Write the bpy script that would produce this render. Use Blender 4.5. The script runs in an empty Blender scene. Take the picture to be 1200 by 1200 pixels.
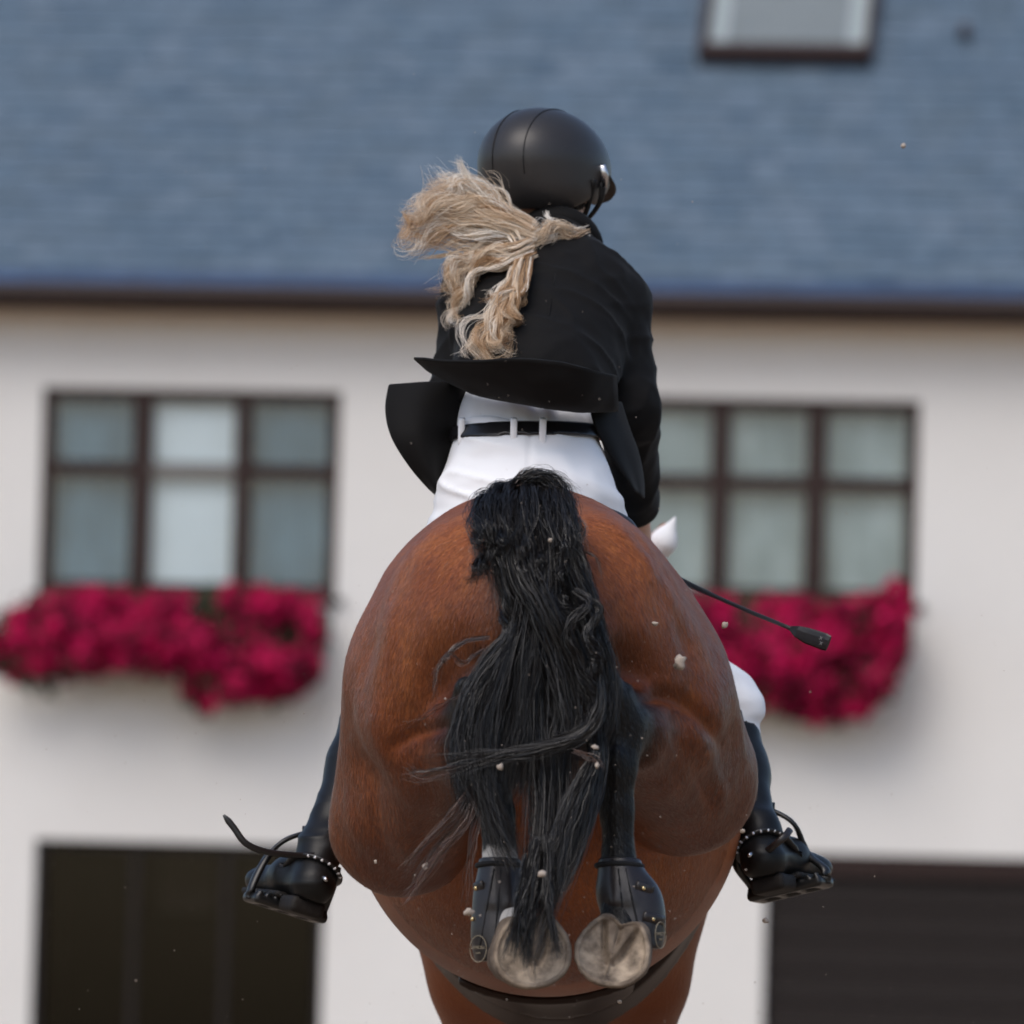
import bpy, bmesh, math, random
import numpy as np
from mathutils import Matrix, Vector

# ------------------------------------------------------------------ camera, sky, sun, exposure
sc = bpy.context.scene
COL = sc.collection
CAM = np.array((0.0, -12.0, 1.2))
PITCH, ROLL = 0.0659, 0.028
SPAN = 0.13                                   # picture width / distance
cam_data = bpy.data.cameras.new('camera')
cam_data.lens = 200.0
cam_data.sensor_width = cam_data.sensor_height = 200.0 * SPAN
cam_data.clip_start, cam_data.clip_end = 0.5, 2000
cam_data.dof.use_dof = True
cam_data.dof.focus_distance = 12.55
cam_data.dof.aperture_fstop = 4.3
cam_data.dof.aperture_blades = 0
cam = bpy.data.objects.new('camera', cam_data)
COL.objects.link(cam)
CAM_M = Matrix.Rotation(math.pi / 2 + PITCH, 4, 'X') @ Matrix.Rotation(ROLL, 4, 'Z')
cam.matrix_world = Matrix.Translation(Vector(CAM)) @ CAM_M
sc.camera = cam

SUN_EL, SUN_AZ = math.radians(52), math.radians(208)   # azimuth clockwise from +Y
world = bpy.data.worlds.new('World'); sc.world = world
world.use_nodes = True
wn = world.node_tree.nodes; wl = world.node_tree.links
bg = wn.get('Background') or wn.new('ShaderNodeBackground')
sky = wn.new('ShaderNodeTexSky'); sky.sky_type = 'NISHITA'; sky.sun_disc = False
sky.sun_elevation = SUN_EL; sky.sun_rotation = SUN_AZ
sky.air_density = 1.0; sky.dust_density = 2.5; sky.ozone_density = 1.0
wl.new(sky.outputs[0], bg.inputs[0]); bg.inputs[1].default_value = 0.15
sun_data = bpy.data.lights.new('sun', 'SUN'); sun_data.energy = 1.0; sun_data.angle = math.radians(40)
sun_data.color = (1.0, 0.97, 0.93)
sun = bpy.data.objects.new('sun', sun_data); COL.objects.link(sun)
sdir = Vector((math.sin(SUN_AZ) * math.cos(SUN_EL), math.cos(SUN_AZ) * math.cos(SUN_EL), math.sin(SUN_EL)))
sun.rotation_euler = sdir.to_track_quat('Z', 'Y').to_euler()
sc.view_settings.view_transform = 'Standard'; sc.view_settings.look = 'None'
sc.view_settings.gamma = 1.0; sc.view_settings.use_curve_mapping = False
sc.view_settings.exposure = 0.28
sc.render.engine = 'CYCLES'
sc.cycles.max_bounces = 8; sc.cycles.diffuse_bounces = 3; sc.cycles.glossy_bounces = 3; sc.cycles.transmission_bounces = 6
sc.cycles.caustics_reflective = sc.cycles.caustics_refractive = False
sc.cycles.use_adaptive_sampling = True; sc.cycles.adaptive_threshold = 0.02
sc.cycles.use_denoising = True

# ------------------------------------------------------------------ helpers
rng = np.random.default_rng(7)
random.seed(7)
R3 = np.array(CAM_M.to_3x3())
def ray(px, py):
    d = np.array(((px - 600) / 1200 * SPAN, -(py - 600) / 1200 * SPAN, -1.0))
    return R3 @ d
def P(px, py, Y):
    """point of the place that stands Y metres beyond the horse's buttocks (layout sketch units -> metres)"""
    d = ray(px, py)
    return CAM + d * ((Y - CAM[1]) / d[1])
def S(r, Y=0.0):
    return r * SPAN / 1200 * (Y + 12.0)

def tag(o, label=None, cat=None, group=None, kind=None):
    if label: o['label'] = label
    if cat: o['category'] = cat
    if group: o['group'] = group
    if kind: o['kind'] = kind
    return o
def link(name, me, mat=None, parent=None):
    o = bpy.data.objects.new(name, me); COL.objects.link(o)
    if mat is not None: me.materials.append(mat)
    if parent is not None: o.parent = parent
    return o
def empty(name, loc=(0, 0, 0), rz=0.0):
    o = bpy.data.objects.new(name, None); COL.objects.link(o)
    o.location = loc; o.rotation_euler = (0, 0, rz); o.empty_display_size = 0.1
    return o
def at_base(name, loc):
    """Empty at loc whose children keep world coordinates"""
    return empty(name, loc)
def wparent(o, par):
    o.parent = par
    o.matrix_parent_inverse = Matrix.Translation(-par.location)
    return o
def fast_mesh(name, V, F, smooth=True):
    V = np.ascontiguousarray(V, dtype=np.float32); F = np.ascontiguousarray(F, dtype=np.int32)
    me = bpy.data.meshes.new(name)
    n, k = F.shape
    me.vertices.add(len(V)); me.vertices.foreach_set('co', V.ravel())
    me.loops.add(n * k); me.loops.foreach_set('vertex_index', F.ravel())
    me.polygons.add(n); me.polygons.foreach_set('loop_start', np.arange(0, n * k, k, dtype=np.int32))
    me.update(calc_edges=True)
    me.polygons.foreach_set('use_smooth', np.full(n, smooth, dtype=bool))
    me.validate()
    return me
def set_attr(me, name, vals):
    vals = np.asarray(vals, dtype=np.float32)
    a = me.attributes.new(name, 'FLOAT', 'POINT'); a.data.foreach_set('value', vals)

class MB:
    """collects boxes, tubes and sheets for one mesh"""
    def __init__(s): s.v, s.f = [], []
    def box(s, a, b):
        i = len(s.v); x0, y0, z0 = a; x1, y1, z1 = b
        s.v += [(x0,y0,z0),(x1,y0,z0),(x1,y1,z0),(x0,y1,z0),(x0,y0,z1),(x1,y0,z1),(x1,y1,z1),(x0,y1,z1)]
        s.f += [tuple(i + q for q in f) for f in ((0,3,2,1),(4,5,6,7),(0,1,5,4),(1,2,6,5),(2,3,7,6),(3,0,4,7))]
        return s
    def quad(s, *p):
        i = len(s.v); s.v += [tuple(q) for q in p]; s.f.append(tuple(range(i, i + len(p)))); return s
    def tube(s, pts, rad, n=10, flat=1.0, cap=True, up=(0, 0, 1)):
        pts = [np.array(p, float) for p in pts]
        rad = rad if hasattr(rad, '__len__') else [rad] * len(pts)
        i0 = len(s.v); up = np.array(up, float)
        for k, p in enumerate(pts):
            t = pts[min(k + 1, len(pts) - 1)] - pts[max(k - 1, 0)]; t /= np.linalg.norm(t) + 1e-9
            a = np.cross(t, up)
            if np.linalg.norm(a) < 1e-3: a = np.cross(t, (1, 0, 0))
            a /= np.linalg.norm(a); b = np.cross(a, t)
            for j in range(n):
                w = 2 * math.pi * j / n
                s.v.append(tuple(p + rad[k] * (math.cos(w) * a + flat * math.sin(w) * b)))
        for k in range(len(pts) - 1):
            for j in range(n):
                q = i0 + k * n
                s.f.append((q + j, q + (j + 1) % n, q + n + (j + 1) % n, q + n + j))
        if cap:
            s.f.append(tuple(i0 + j for j in reversed(range(n))))
            s.f.append(tuple(i0 + (len(pts) - 1) * n + j for j in range(n)))
        return s
    def build(s, name, mat, parent=None, smooth=False, bevel=0.0, keep=True):
        me = bpy.data.meshes.new(name); me.from_pydata(s.v, [], s.f); me.update()
        if smooth: me.polygons.foreach_set('use_smooth', np.ones(len(me.polygons), dtype=bool))
        o = link(name, me, mat)
        if parent is not None:
            if keep: wparent(o, parent)
            else: o.parent = parent
        if bevel:
            m = o.modifiers.new('bevel', 'BEVEL'); m.width = bevel; m.segments = 2; m.limit_method = 'ANGLE'
        return o

def spline(pts, n):
    """Catmull-Rom through pts (k,d) -> (n,d)"""
    p = np.array(pts, float); k = len(p)
    if k == 2: return p[0] + np.linspace(0, 1, n)[:, None] * (p[1] - p[0])
    q = np.vstack([2 * p[0] - p[1], p, 2 * p[-1] - p[-2]])
    t = np.linspace(0, k - 1 - 1e-6, n); i = t.astype(int); f = (t - i)[:, None]
    a, b, c, d = q[i], q[i + 1], q[i + 2], q[i + 3]
    return 0.5 * (2 * b + (c - a) * f + (2 * a - 5 * b + 4 * c - d) * f ** 2 + (3 * b - a - 3 * c + d) * f ** 3)

def Pv(A):
    A = np.asarray(A, float); d = np.stack([(A[..., 0] - 600) / 1200 * SPAN, -(A[..., 1] - 600) / 1200 * SPAN, -np.ones(A.shape[:-1])], -1) @ R3.T
    return CAM + d * ((A[..., 2] - CAM[1]) / d[..., 1])[..., None]
# ---- solid modelling on a grid: smooth unions of tapered limbs and masses, skinned by surface nets
class Field:
    def __init__(s, lo, hi, h):
        s.h = h; s.lo = np.array(lo, float)
        n = np.ceil((np.array(hi, float) - s.lo) / h).astype(int) + 1
        s.ax = [(s.lo[i] + h * np.arange(n[i])).astype(np.float32) for i in range(3)]
        s.D = np.full(n, 0.3, np.float32)
    def _sl(s, lo, hi):
        r = []
        for i in range(3):
            a = int(np.clip(np.floor((lo[i] - s.lo[i]) / s.h), 0, len(s.ax[i])))
            b = int(np.clip(np.ceil((hi[i] - s.lo[i]) / s.h) + 1, 0, len(s.ax[i])))
            r.append(slice(a, b))
        return tuple(r)
    def grid(s, sl):
        return (s.ax[0][sl[0]][:, None, None], s.ax[1][sl[1]][None, :, None], s.ax[2][sl[2]][None, None, :])
    def put(s, sl, d, k, op):
        D = s.D[sl]
        if op == 'add':
            h = np.maximum(k - np.abs(D - d), 0) / k if k > 0 else 0
            s.D[sl] = np.minimum(D, d) - h * h * k * 0.25
        else:                                              # 'cut'
            h = np.maximum(k - np.abs(D + d), 0) / k if k > 0 else 0
            s.D[sl] = np.maximum(D, -d) + h * h * k * 0.25
    def limb(s, a, b, ra, rb, k=0.04, op='add', flat=None):
        a = np.array(a, float); b = np.array(b, float); m = max(ra, rb) + k + 0.05
        sl = s._sl(np.minimum(a, b) - m, np.maximum(a, b) + m); X, Y, Z = s.grid(sl)
        ba = b - a; L = ba @ ba + 1e-12
        h = np.clip(((X - a[0]) * ba[0] + (Y - a[1]) * ba[1] + (Z - a[2]) * ba[2]) / L, 0, 1)
        d = np.sqrt((X - a[0] - h * ba[0]) ** 2 + (Y - a[1] - h * ba[1]) ** 2 + (Z - a[2] - h * ba[2]) ** 2) - (ra + (rb - ra) * h)
        s.put(sl, d.astype(np.float32), k, op)
    def chain(s, pts, rad, k=0.03, op='add'):
        for i in range(len(pts) - 1): s.limb(pts[i], pts[i + 1], rad[i], rad[i + 1], k, op)
    def ell(s, c, r, k=0.04, rot=None, op='add'):
        c = np.array(c, float); r = np.array(r, float); m = r.max() + k + 0.05
        sl = s._sl(c - m, c + m); X, Y, Z = s.grid(sl)
        X = X - c[0]; Y = Y - c[1]; Z = Z - c[2]
        if rot is not None:
            Q = np.array(rot)                              # rows: local axes in world
            X, Y, Z = [Q[i][0] * X + Q[i][1] * Y + Q[i][2] * Z for i in range(3)]
        k0 = np.sqrt((X / r[0]) ** 2 + (Y / r[1]) ** 2 + (Z / r[2]) ** 2)
        k1 = np.sqrt((X / r[0] ** 2) ** 2 + (Y / r[1] ** 2) ** 2 + (Z / r[2] ** 2) ** 2)
        s.put(sl, (k0 * (k0 - 1) / np.maximum(k1, 1e-6)).astype(np.float32), k, op)
    def rbox(s, c, half, rot=None, rad=0.005, k=0.004, op='add'):
        c = np.array(c, float); half = np.array(half, float); m = np.linalg.norm(half) + k + 0.03
        sl = s._sl(c - m, c + m); X, Y, Z = s.grid(sl)
        X = X - c[0]; Y = Y - c[1]; Z = Z - c[2]
        Q = np.eye(3) if rot is None else np.array(rot)
        q = [np.abs(Q[i][0] * X + Q[i][1] * Y + Q[i][2] * Z) - (half[i] - rad) for i in range(3)]
        d = np.sqrt(sum(np.maximum(v, 0) ** 2 for v in q)) + np.minimum(np.maximum(np.maximum(q[0], q[1]), q[2]), 0) - rad
        s.put(sl, d.astype(np.float32), k, op)
    def half(s, p, n, k=0.0):
        """keep the side the normal n points away from"""
        n = np.array(n, float); n /= np.linalg.norm(n); sl = (slice(None),) * 3
        X, Y, Z = s.grid(sl); d = (X - p[0]) * n[0] + (Y - p[1]) * n[1] + (Z - p[2]) * n[2]
        s.D = np.maximum(s.D, d.astype(np.float32))
    def mesh(s, smooth=2):
        return surface_nets(s.D, s.lo, s.h, smooth)
    def sample(s, V):
        """trilinear field value at points"""
        q = (V - s.lo) / s.h; n = np.array(s.D.shape); i = np.clip(np.floor(q).astype(int), 0, n - 2); f = np.clip(q - i, 0, 1)
        out = 0
        for a in (0, 1):
            for b in (0, 1):
                for c in (0, 1):
                    w = (f[:, 0] if a else 1 - f[:, 0]) * (f[:, 1] if b else 1 - f[:, 1]) * (f[:, 2] if c else 1 - f[:, 2])
                    out = out + w * s.D[i[:, 0] + a, i[:, 1] + b, i[:, 2] + c]
        return out

def surface_nets(D, lo, h, smooth=2):
    n = D.shape; ins = D < 0
    cnt = np.zeros((n[0]-1, n[1]-1, n[2]-1), np.int8)
    for a in (0, 1):
        for b in (0, 1):
            for c in (0, 1):
                cnt += ins[a:n[0]-1+a, b:n[1]-1+b, c:n[2]-1+c]
    I = np.argwhere((cnt > 0) & (cnt < 8))
    idx = np.full(cnt.shape, -1, np.int32); idx[I[:, 0], I[:, 1], I[:, 2]] = np.arange(len(I))
    acc = np.zeros((len(I), 3)); w = np.zeros(len(I))
    corners = [(a, b, c) for a in (0, 1) for b in (0, 1) for c in (0, 1)]
    for p in corners:
        for ax in range(3):
            if p[ax]: continue
            q = list(p); q[ax] = 1
            d0 = D[I[:, 0]+p[0], I[:, 1]+p[1], I[:, 2]+p[2]]; d1 = D[I[:, 0]+q[0], I[:, 1]+q[1], I[:, 2]+q[2]]
            m = (d0 < 0) != (d1 < 0)
            t = np.where(m, d0 / np.where(m, d0 - d1, 1), 0)
            pt = np.tile(np.array(p, float), (len(I), 1)); pt[:, ax] += t
            acc[m] += pt[m]; w[m] += 1
    V = (I + acc / w[:, None]) * h + lo
    F = []
    for ax in range(3):
        u, v = (ax + 1) % 3, (ax + 2) % 3
        s0 = [slice(None)] * 3; s1 = [slice(None)] * 3
        s0[ax] = slice(0, n[ax]-1); s1[ax] = slice(1, n[ax])
        a = ins[tuple(s0)]; b = ins[tuple(s1)]
        E = np.argwhere(a != b)
        E = E[(E[:, u] > 0) & (E[:, v] > 0) & (E[:, u] < n[u]-1) & (E[:, v] < n[v]-1)]
        flip = ~a[E[:, 0], E[:, 1], E[:, 2]]
        q = []
        for du, dv in ((-1, -1), (0, -1), (0, 0), (-1, 0)):
            e = E.copy(); e[:, u] += du; e[:, v] += dv
            q.append(idx[e[:, 0], e[:, 1], e[:, 2]])
        q = np.stack(q, 1); q[flip] = q[flip][:, ::-1]; F.append(q)
    F = np.vstack(F); F = F[(F >= 0).all(1)]
    for _ in range(smooth): V = relax(V, F, 0.5)
    return V, F
def relax(V, F, t=0.5):
    e = np.vstack([F[:, [i, (i + 1) % F.shape[1]]] for i in range(F.shape[1])])
    n = len(V); out = np.zeros_like(V); c = np.zeros(n)
    for i in range(3): out[:, i] = np.bincount(e[:, 0], V[e[:, 1], i], n) + np.bincount(e[:, 1], V[e[:, 0], i], n)
    c = np.bincount(e[:, 0], minlength=n) + np.bincount(e[:, 1], minlength=n)
    c = np.maximum(c, 1)
    return V + t * (out / c[:, None] - V)
def normals(V, F):
    fn = np.cross(V[F[:, 2]] - V[F[:, 0]], V[F[:, 3 % F.shape[1]]] - V[F[:, 1]])
    N = np.zeros_like(V)
    for j in range(F.shape[1]):
        for i in range(3): N[:, i] += np.bincount(F[:, j], fn[:, i], len(V))
    return N / (np.linalg.norm(N, axis=1)[:, None] + 1e-12)

def vnoise(p, seed=0):
    """smooth value noise, p (n,3) -> (n,) in -1..1"""
    i = np.floor(p).astype(np.int64); f = p - i; f = f * f * (3 - 2 * f); out = 0
    for a in (0, 1):
        for b in (0, 1):
            for c in (0, 1):
                q = (i[:, 0] + a) * 374761393 + (i[:, 1] + b) * 668265263 + (i[:, 2] + c) * 2147483647 + seed * 1274126177
                q = (q ^ (q >> 13)) * 1274126177; q = (q ^ (q >> 16)) & 0xFFFF
                out = out + (q / 32767.5 - 1) * (f[:, 0] if a else 1-f[:, 0]) * (f[:, 1] if b else 1-f[:, 1]) * (f[:, 2] if c else 1-f[:, 2])
    return out
def seg_dist(V, pts):
    """distance of points to a polyline and the position (0..1) along it"""
    best = np.full(len(V), 9.0); tt = np.zeros(len(V)); n = len(pts) - 1
    for i in range(n):
        a, b = np.array(pts[i]), np.array(pts[i + 1]); ba = b - a
        h = np.clip((V - a) @ ba / (ba @ ba), 0, 1); d = np.linalg.norm(V - a - h[:, None] * ba, axis=1)
        m = d < best; best[m] = d[m]; tt[m] = (i + h[m]) / n
    return best, tt

# ------------------------------------------------------------------ materials
def pane_mat(name, tint, ior=1.5, rough=0.02):
    m = bpy.data.materials.new(name); m.use_nodes = True; nt = m.node_tree; nt.nodes.clear()
    o = nt.nodes.new('ShaderNodeOutputMaterial'); mx = nt.nodes.new('ShaderNodeMixShader'); tr = nt.nodes.new('ShaderNodeBsdfTransparent'); gl = nt.nodes.new('ShaderNodeBsdfGlossy'); fr = nt.nodes.new('ShaderNodeFresnel')
    tr.inputs[0].default_value = (*tint, 1); gl.inputs['Roughness'].default_value = rough; fr.inputs[0].default_value = ior
    tc = nt.nodes.new('ShaderNodeTexCoord'); no = nt.nodes.new('ShaderNodeTexNoise'); no.inputs['Scale'].default_value = 2.0; bp = nt.nodes.new('ShaderNodeBump'); bp.inputs['Strength'].default_value = .05; bp.inputs['Distance'].default_value = .01
    nt.links.new(tc.outputs['Object'], no.inputs['Vector']); nt.links.new(no.outputs['Fac'], bp.inputs['Height']); nt.links.new(bp.outputs[0], gl.inputs['Normal'])
    ge = nt.nodes.new('ShaderNodeNewGeometry'); mu = nt.nodes.new('ShaderNodeMath'); mu.operation = 'MULTIPLY'; iv = nt.nodes.new('ShaderNodeMath'); iv.operation = 'SUBTRACT'; iv.inputs[0].default_value = 1.0
    nt.links.new(ge.outputs['Backfacing'], iv.inputs[1]); nt.links.new(iv.outputs[0], mu.inputs[0]); nt.links.new(fr.outputs[0], mu.inputs[1]); nt.links.new(mu.outputs[0], mx.inputs[0]); nt.links.new(tr.outputs[0], mx.inputs[1]); nt.links.new(gl.outputs[0], mx.inputs[2]); nt.links.new(mx.outputs[0], o.inputs[0])
    return m
def mat(name, col, rough=0.6, spec=0.5, metal=0.0, noise=None, bump=None, sheen=0.0, coat=0.0, trans=0.0, subsurf=0.0):
    """noise=(scale, darker colour, amount[, stretch]); bump=(scale, strength, distance)"""
    m = bpy.data.materials.new(name); m.use_nodes = True
    nt = m.node_tree; b = nt.nodes['Principled BSDF']
    b.inputs['Base Color'].default_value = (*col, 1); b.inputs['Roughness'].default_value = rough
    b.inputs['Specular IOR Level'].default_value = spec; b.inputs['Metallic'].default_value = metal
    b.inputs['Sheen Weight'].default_value = sheen; b.inputs['Coat Weight'].default_value = coat
    b.inputs['Sheen Roughness'].default_value = 0.4
    b.inputs['Transmission Weight'].default_value = trans; b.inputs['Subsurface Weight'].default_value = subsurf
    tc = nt.nodes.new('ShaderNodeTexCoord')
    if noise:
        n = nt.nodes.new('ShaderNodeTexNoise'); n.inputs['Scale'].default_value = noise[0]
        n.inputs['Detail'].default_value = 6; n.inputs['Roughness'].default_value = 0.6
        if len(noise) > 3:
            mp = nt.nodes.new('ShaderNodeMapping'); mp.inputs['Scale'].default_value = noise[3]
            nt.links.new(tc.outputs['Object'], mp.inputs[0]); nt.links.new(mp.outputs[0], n.inputs['Vector'])
        else: nt.links.new(tc.outputs['Object'], n.inputs['Vector'])
        r = nt.nodes.new('ShaderNodeValToRGB')
        r.color_ramp.elements[0].position = 0.5 - noise[2] / 2; r.color_ramp.elements[1].position = 0.5 + noise[2] / 2
        r.color_ramp.elements[0].color = (*noise[1], 1); r.color_ramp.elements[1].color = (*col, 1)
        nt.links.new(n.outputs['Fac'], r.inputs[0]); nt.links.new(r.outputs[0], b.inputs['Base Color'])
    if bump:
        n2 = nt.nodes.new('ShaderNodeTexNoise'); n2.inputs['Scale'].default_value = bump[0]; n2.inputs['Detail'].default_value = 5
        nt.links.new(tc.outputs['Object'], n2.inputs['Vector'])
        bp = nt.nodes.new('ShaderNodeBump'); bp.inputs['Strength'].default_value = bump[1]; bp.inputs['Distance'].default_value = bump[2]
        nt.links.new(n2.outputs['Fac'], bp.inputs['Height']); nt.links.new(bp.outputs[0], b.inputs['Normal'])
    return m
def island_mat(name, cols, rough=0.6, spec=0.3, sheen=0.0):
    """colour picked at random for each piece of the mesh"""
    m = mat(name, cols[0], rough, spec, sheen=sheen); nt = m.node_tree; b = nt.nodes['Principled BSDF']
    g = nt.nodes.new('ShaderNodeNewGeometry'); r = nt.nodes.new('ShaderNodeValToRGB')
    el = r.color_ramp.elements
    while len(el) < len(cols): el.new(0.5)
    for i, c in enumerate(cols): el[i].position = i / (len(cols) - 1); el[i].color = (*c, 1)
    nt.links.new(g.outputs['Random Per Island'], r.inputs[0]); nt.links.new(r.outputs[0], b.inputs['Base Color'])
    return m

# ------------------------------------------------------------------ ground
M_sand = mat('arena_sand', (0.34, 0.26, 0.185), 0.95, 0.2, noise=(3.0, (0.27, 0.20, 0.14), 0.5), bump=(40, 0.6, 0.02))
g = MB(); g.quad((-400, -400, 0), (400, -400, 0), (400, 400, 0), (-400, 400, 0))
tag(g.build('ground', M_sand), 'tan sand of the riding arena running to the horizon', 'sand', kind='structure')

# ------------------------------------------------------------------ house behind: local frame x along the wall, y into the house, z up
HA = math.radians(7)
HU = np.array((math.cos(HA), -math.sin(HA), 0)); HN = np.array((math.sin(HA), math.cos(HA), 0))
d0 = ray(600, 600); HO = CAM + d0 * ((37 - CAM[1]) / d0[1]); HO[2] = 0
def W(px, py, off=0.0):
    """layout: where the sight line meets the wall plane (or one off metres in), as (x, z) of the house"""
    d = ray(px, py); t = ((HO - CAM) @ HN + off) / (d @ HN); p = CAM + d * t
    return (p - HO) @ HU, p[2]
def Wrect(x0, y0, x1, y1, off=0.0):
    cs = [W(x, y, off) for x, y in ((x0, y0), (x1, y0), (x1, y1), (x0, y1))]
    return ((cs[0][0]+cs[3][0])/2, (cs[1][0]+cs[2][0])/2, (cs[2][1]+cs[3][1])/2, (cs[0][1]+cs[1][1])/2)   # x0,x1,z0,z1

house = empty('house', HO, -HA)
tag(house, 'pale rendered house with slate blue shingle roof and dark brown windows', 'house')
M_render = mat('render_wall', (0.735, 0.725, 0.705), 0.9, 0.2, noise=(1.2, (0.68, 0.665, 0.64), 0.6), bump=(180, 0.35, 0.004))
M_brown = mat('brown_wood', (0.030, 0.013, 0.010), 0.55, 0.3, noise=(9, (0.018, 0.008, 0.007), 0.6, (1, 1, 12)), bump=(60, 0.2, 0.003))
M_soffit = mat('soffit_boards', (0.52, 0.30, 0.14), 0.6, 0.3, noise=(8, (0.44, 0.24, 0.105), 0.6, (1, 12, 1)))
M_gutter = mat('gutter_metal', (0.022, 0.009, 0.007), 0.5, 0.3, noise=(3, (0.016, 0.007, 0.0055), 0.6))
M_glass = pane_mat('window_glass', (0.93, 0.96, 0.96), 1.9)
M_smoked = pane_mat('smoked_glass', (0.52, 0.48, 0.48), 1.4)
M_glass2 = pane_mat('skylight_glass', (0.9, 0.92, 0.92), 1.3)
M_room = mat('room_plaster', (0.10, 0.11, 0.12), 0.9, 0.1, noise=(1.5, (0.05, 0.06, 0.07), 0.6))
M_blind = mat('white_blind', (0.72, 0.77, 0.84), 0.8, 0.2, noise=(3, (0.62, 0.67, 0.74), 0.5, (1, 1, 3)))
M_net = mat('net_curtain', (0.22, 0.36, 0.47), 0.9, 0.1, noise=(2.2, (0.07, 0.14, 0.20), 0.45, (2, 2, 0.8)))
M_netpale = mat('pale_net_curtain', (0.58, 0.64, 0.66), 0.9, 0.1, noise=(2.2, (0.24, 0.30, 0.32), 0.45, (2, 2, 0.8)))

win_l = Wrect(47, 456, 397, 697); win_r = Wrect(724, 467, 1076, 703)
door_l = Wrect(38, 987, 379, 1200); door_r = Wrect(895, 1004, 1330, 1200)
door_l = (door_l[0], door_l[1], 0.02, door_l[3]); door_r = (door_r[0], door_r[1], 0.02, door_r[3])
eave_z = W(600, 341, -0.30)[1]; gut_z0 = W(600, 366, -0.34)[1]
HX0, HX1, TH = -11.0, 10.0, 0.32
def wall_with_openings(x0, x1, z0, z1, ops, th):
    m = MB(); xs = sorted({x0, x1, *[o[0] for o in ops], *[o[1] for o in ops]}); zs = sorted({z0, z1, *[o[2] for o in ops], *[o[3] for o in ops]})
    for a, b in zip(xs, xs[1:]):
        for c, d in zip(zs, zs[1:]):
            if any(o[0] < (a+b)/2 < o[1] and o[2] < (c+d)/2 < o[3] for o in ops): continue
            m.quad((a, 0, c), (b, 0, c), (b, 0, d), (a, 0, d)); m.quad((b, th, c), (a, th, c), (a, th, d), (b, th, d))
    for o in ops:
        a, b, c, d = o
        m.quad((a, 0, c), (a, 0, d), (a, th, d), (a, th, c)); m.quad((b, 0, d), (b, 0, c), (b, th, c), (b, th, d))
        m.quad((a, 0, d), (b, 0, d), (b, th, d), (a, th, d)); m.quad((b, 0, c), (a, 0, c), (a, th, c), (b, th, c))
    return m
WTOP = eave_z + 0.25
m = wall_with_openings(HX0, HX1, -0.2, WTOP, [win_l, win_r, door_l, door_r], TH)
m.build('wall', M_render, house, keep=False)
sl = 1.15; DEPTH = 9.0; OV = 0.30
ridge_z = eave_z + sl * (DEPTH / 2 + OV)
m = MB()                                                       # ends and back of the house
for x, s in ((HX0, 1), (HX1, -1)):
    m.box((min(x, x + s*0.3), TH + 0.004, -0.2), (max(x, x + s*0.3), DEPTH, WTOP - 0.01))
    m.quad((x + s*0.1, 0.02, WTOP), (x + s*0.1, DEPTH, WTOP), (x + s*0.1, DEPTH/2, ridge_z - 0.25))
m.box((HX0 + 0.31, DEPTH - 0.3, -0.2), (HX1 - 0.31, DEPTH - 0.004, WTOP - 0.01))
m.box((HX0 + 0.31, TH + 0.01, 3.0), (HX1 - 0.31, DEPTH - 0.31, 3.18))
m.build('end_wall', M_render, house, keep=False)

# roof: deck, shingle courses, gutter, soffit, skylight
roof = MB()
for s in (0, 1):
    y0 = -OV if s == 0 else DEPTH + OV; y1 = DEPTH / 2
    roof.quad((HX0-0.4, y0, eave_z), (HX1+0.4, y0, eave_z), (HX1+0.4, y1, ridge_z), (HX0-0.4, y1, ridge_z))
M_deck = mat('roof_deck', (0.05, 0.06, 0.07), 0.9, 0.2, noise=(2, (0.03, 0.04, 0.05), 0.5))
roof_o = roof.build('roof', M_deck, house, keep=False)
M_sh = island_mat('slate_shingle', [(0.0647, 0.1018, 0.1459), (0.0960, 0.1378, 0.1870), (0.0745, 0.1145, 0.1596), (0.1156, 0.1590, 0.2098), (0.0804, 0.1166, 0.1550), (0.1039, 0.1484, 0.1984), (0.0862, 0.1293, 0.1778)], 0.75, 0.25)
ca = 1 / math.hypot(1, sl); sa = sl * ca; exp_ = 0.11; sw = 0.22
V, F = [], []
row = 0; L = 0.0
sky_l, sky_r = None, None
def roof_hit(px, py):
    """house (x, distance up the slope) of a sight line on the roof plane"""
    d = ray(px, py); n = -sa * HN + ca * np.array((0, 0, 1.0)); p0 = HO + HN * (-OV) + np.array((0, 0, eave_z))
    t = ((p0 - CAM) @ n) / (d @ n); p = CAM + d * t; q = p - p0
    return q @ HU, (q @ HN) * ca + q[2] * sa
while L < 5.6:
    x = HX0 - 0.4 - (row % 2) * 0.15 - rng.random() * 0.05
    while x < HX1 + 0.4:
        w_ = sw * (0.75 + 0.5 * rng.random()); l0 = L + rng.normal(0, 0.006); l1 = L + exp_ * 1.25; th = 0.004 + 0.006 * rng.random()
        def q(xx, l, h): return (xx, -OV + l * ca - h * sa, eave_z + l * sa + h * ca)
        i = len(V)
        V += [q(x, l0, 0.004), q(x + w_ - 0.006, l0, 0.004), q(x + w_ - 0.006, l1, 0.004), q(x, l1, 0.004),
              q(x, l0, th + 0.010), q(x + w_ - 0.006, l0, th + 0.010), q(x + w_ - 0.006, l1, 0.008), q(x, l1, 0.008)]
        F += [(i+4, i+5, i+6, i+7), (i, i+1, i+5, i+4), (i, i+4, i+7, i+3), (i+1, i+2, i+6, i+5)]
        x += w_
    L += exp_; row += 1
me = fast_mesh('shingles', np.array(V), np.array(F), smooth=False)
o = link('shingles', me, M_sh, roof_o); tag(o, kind='stuff')

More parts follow.
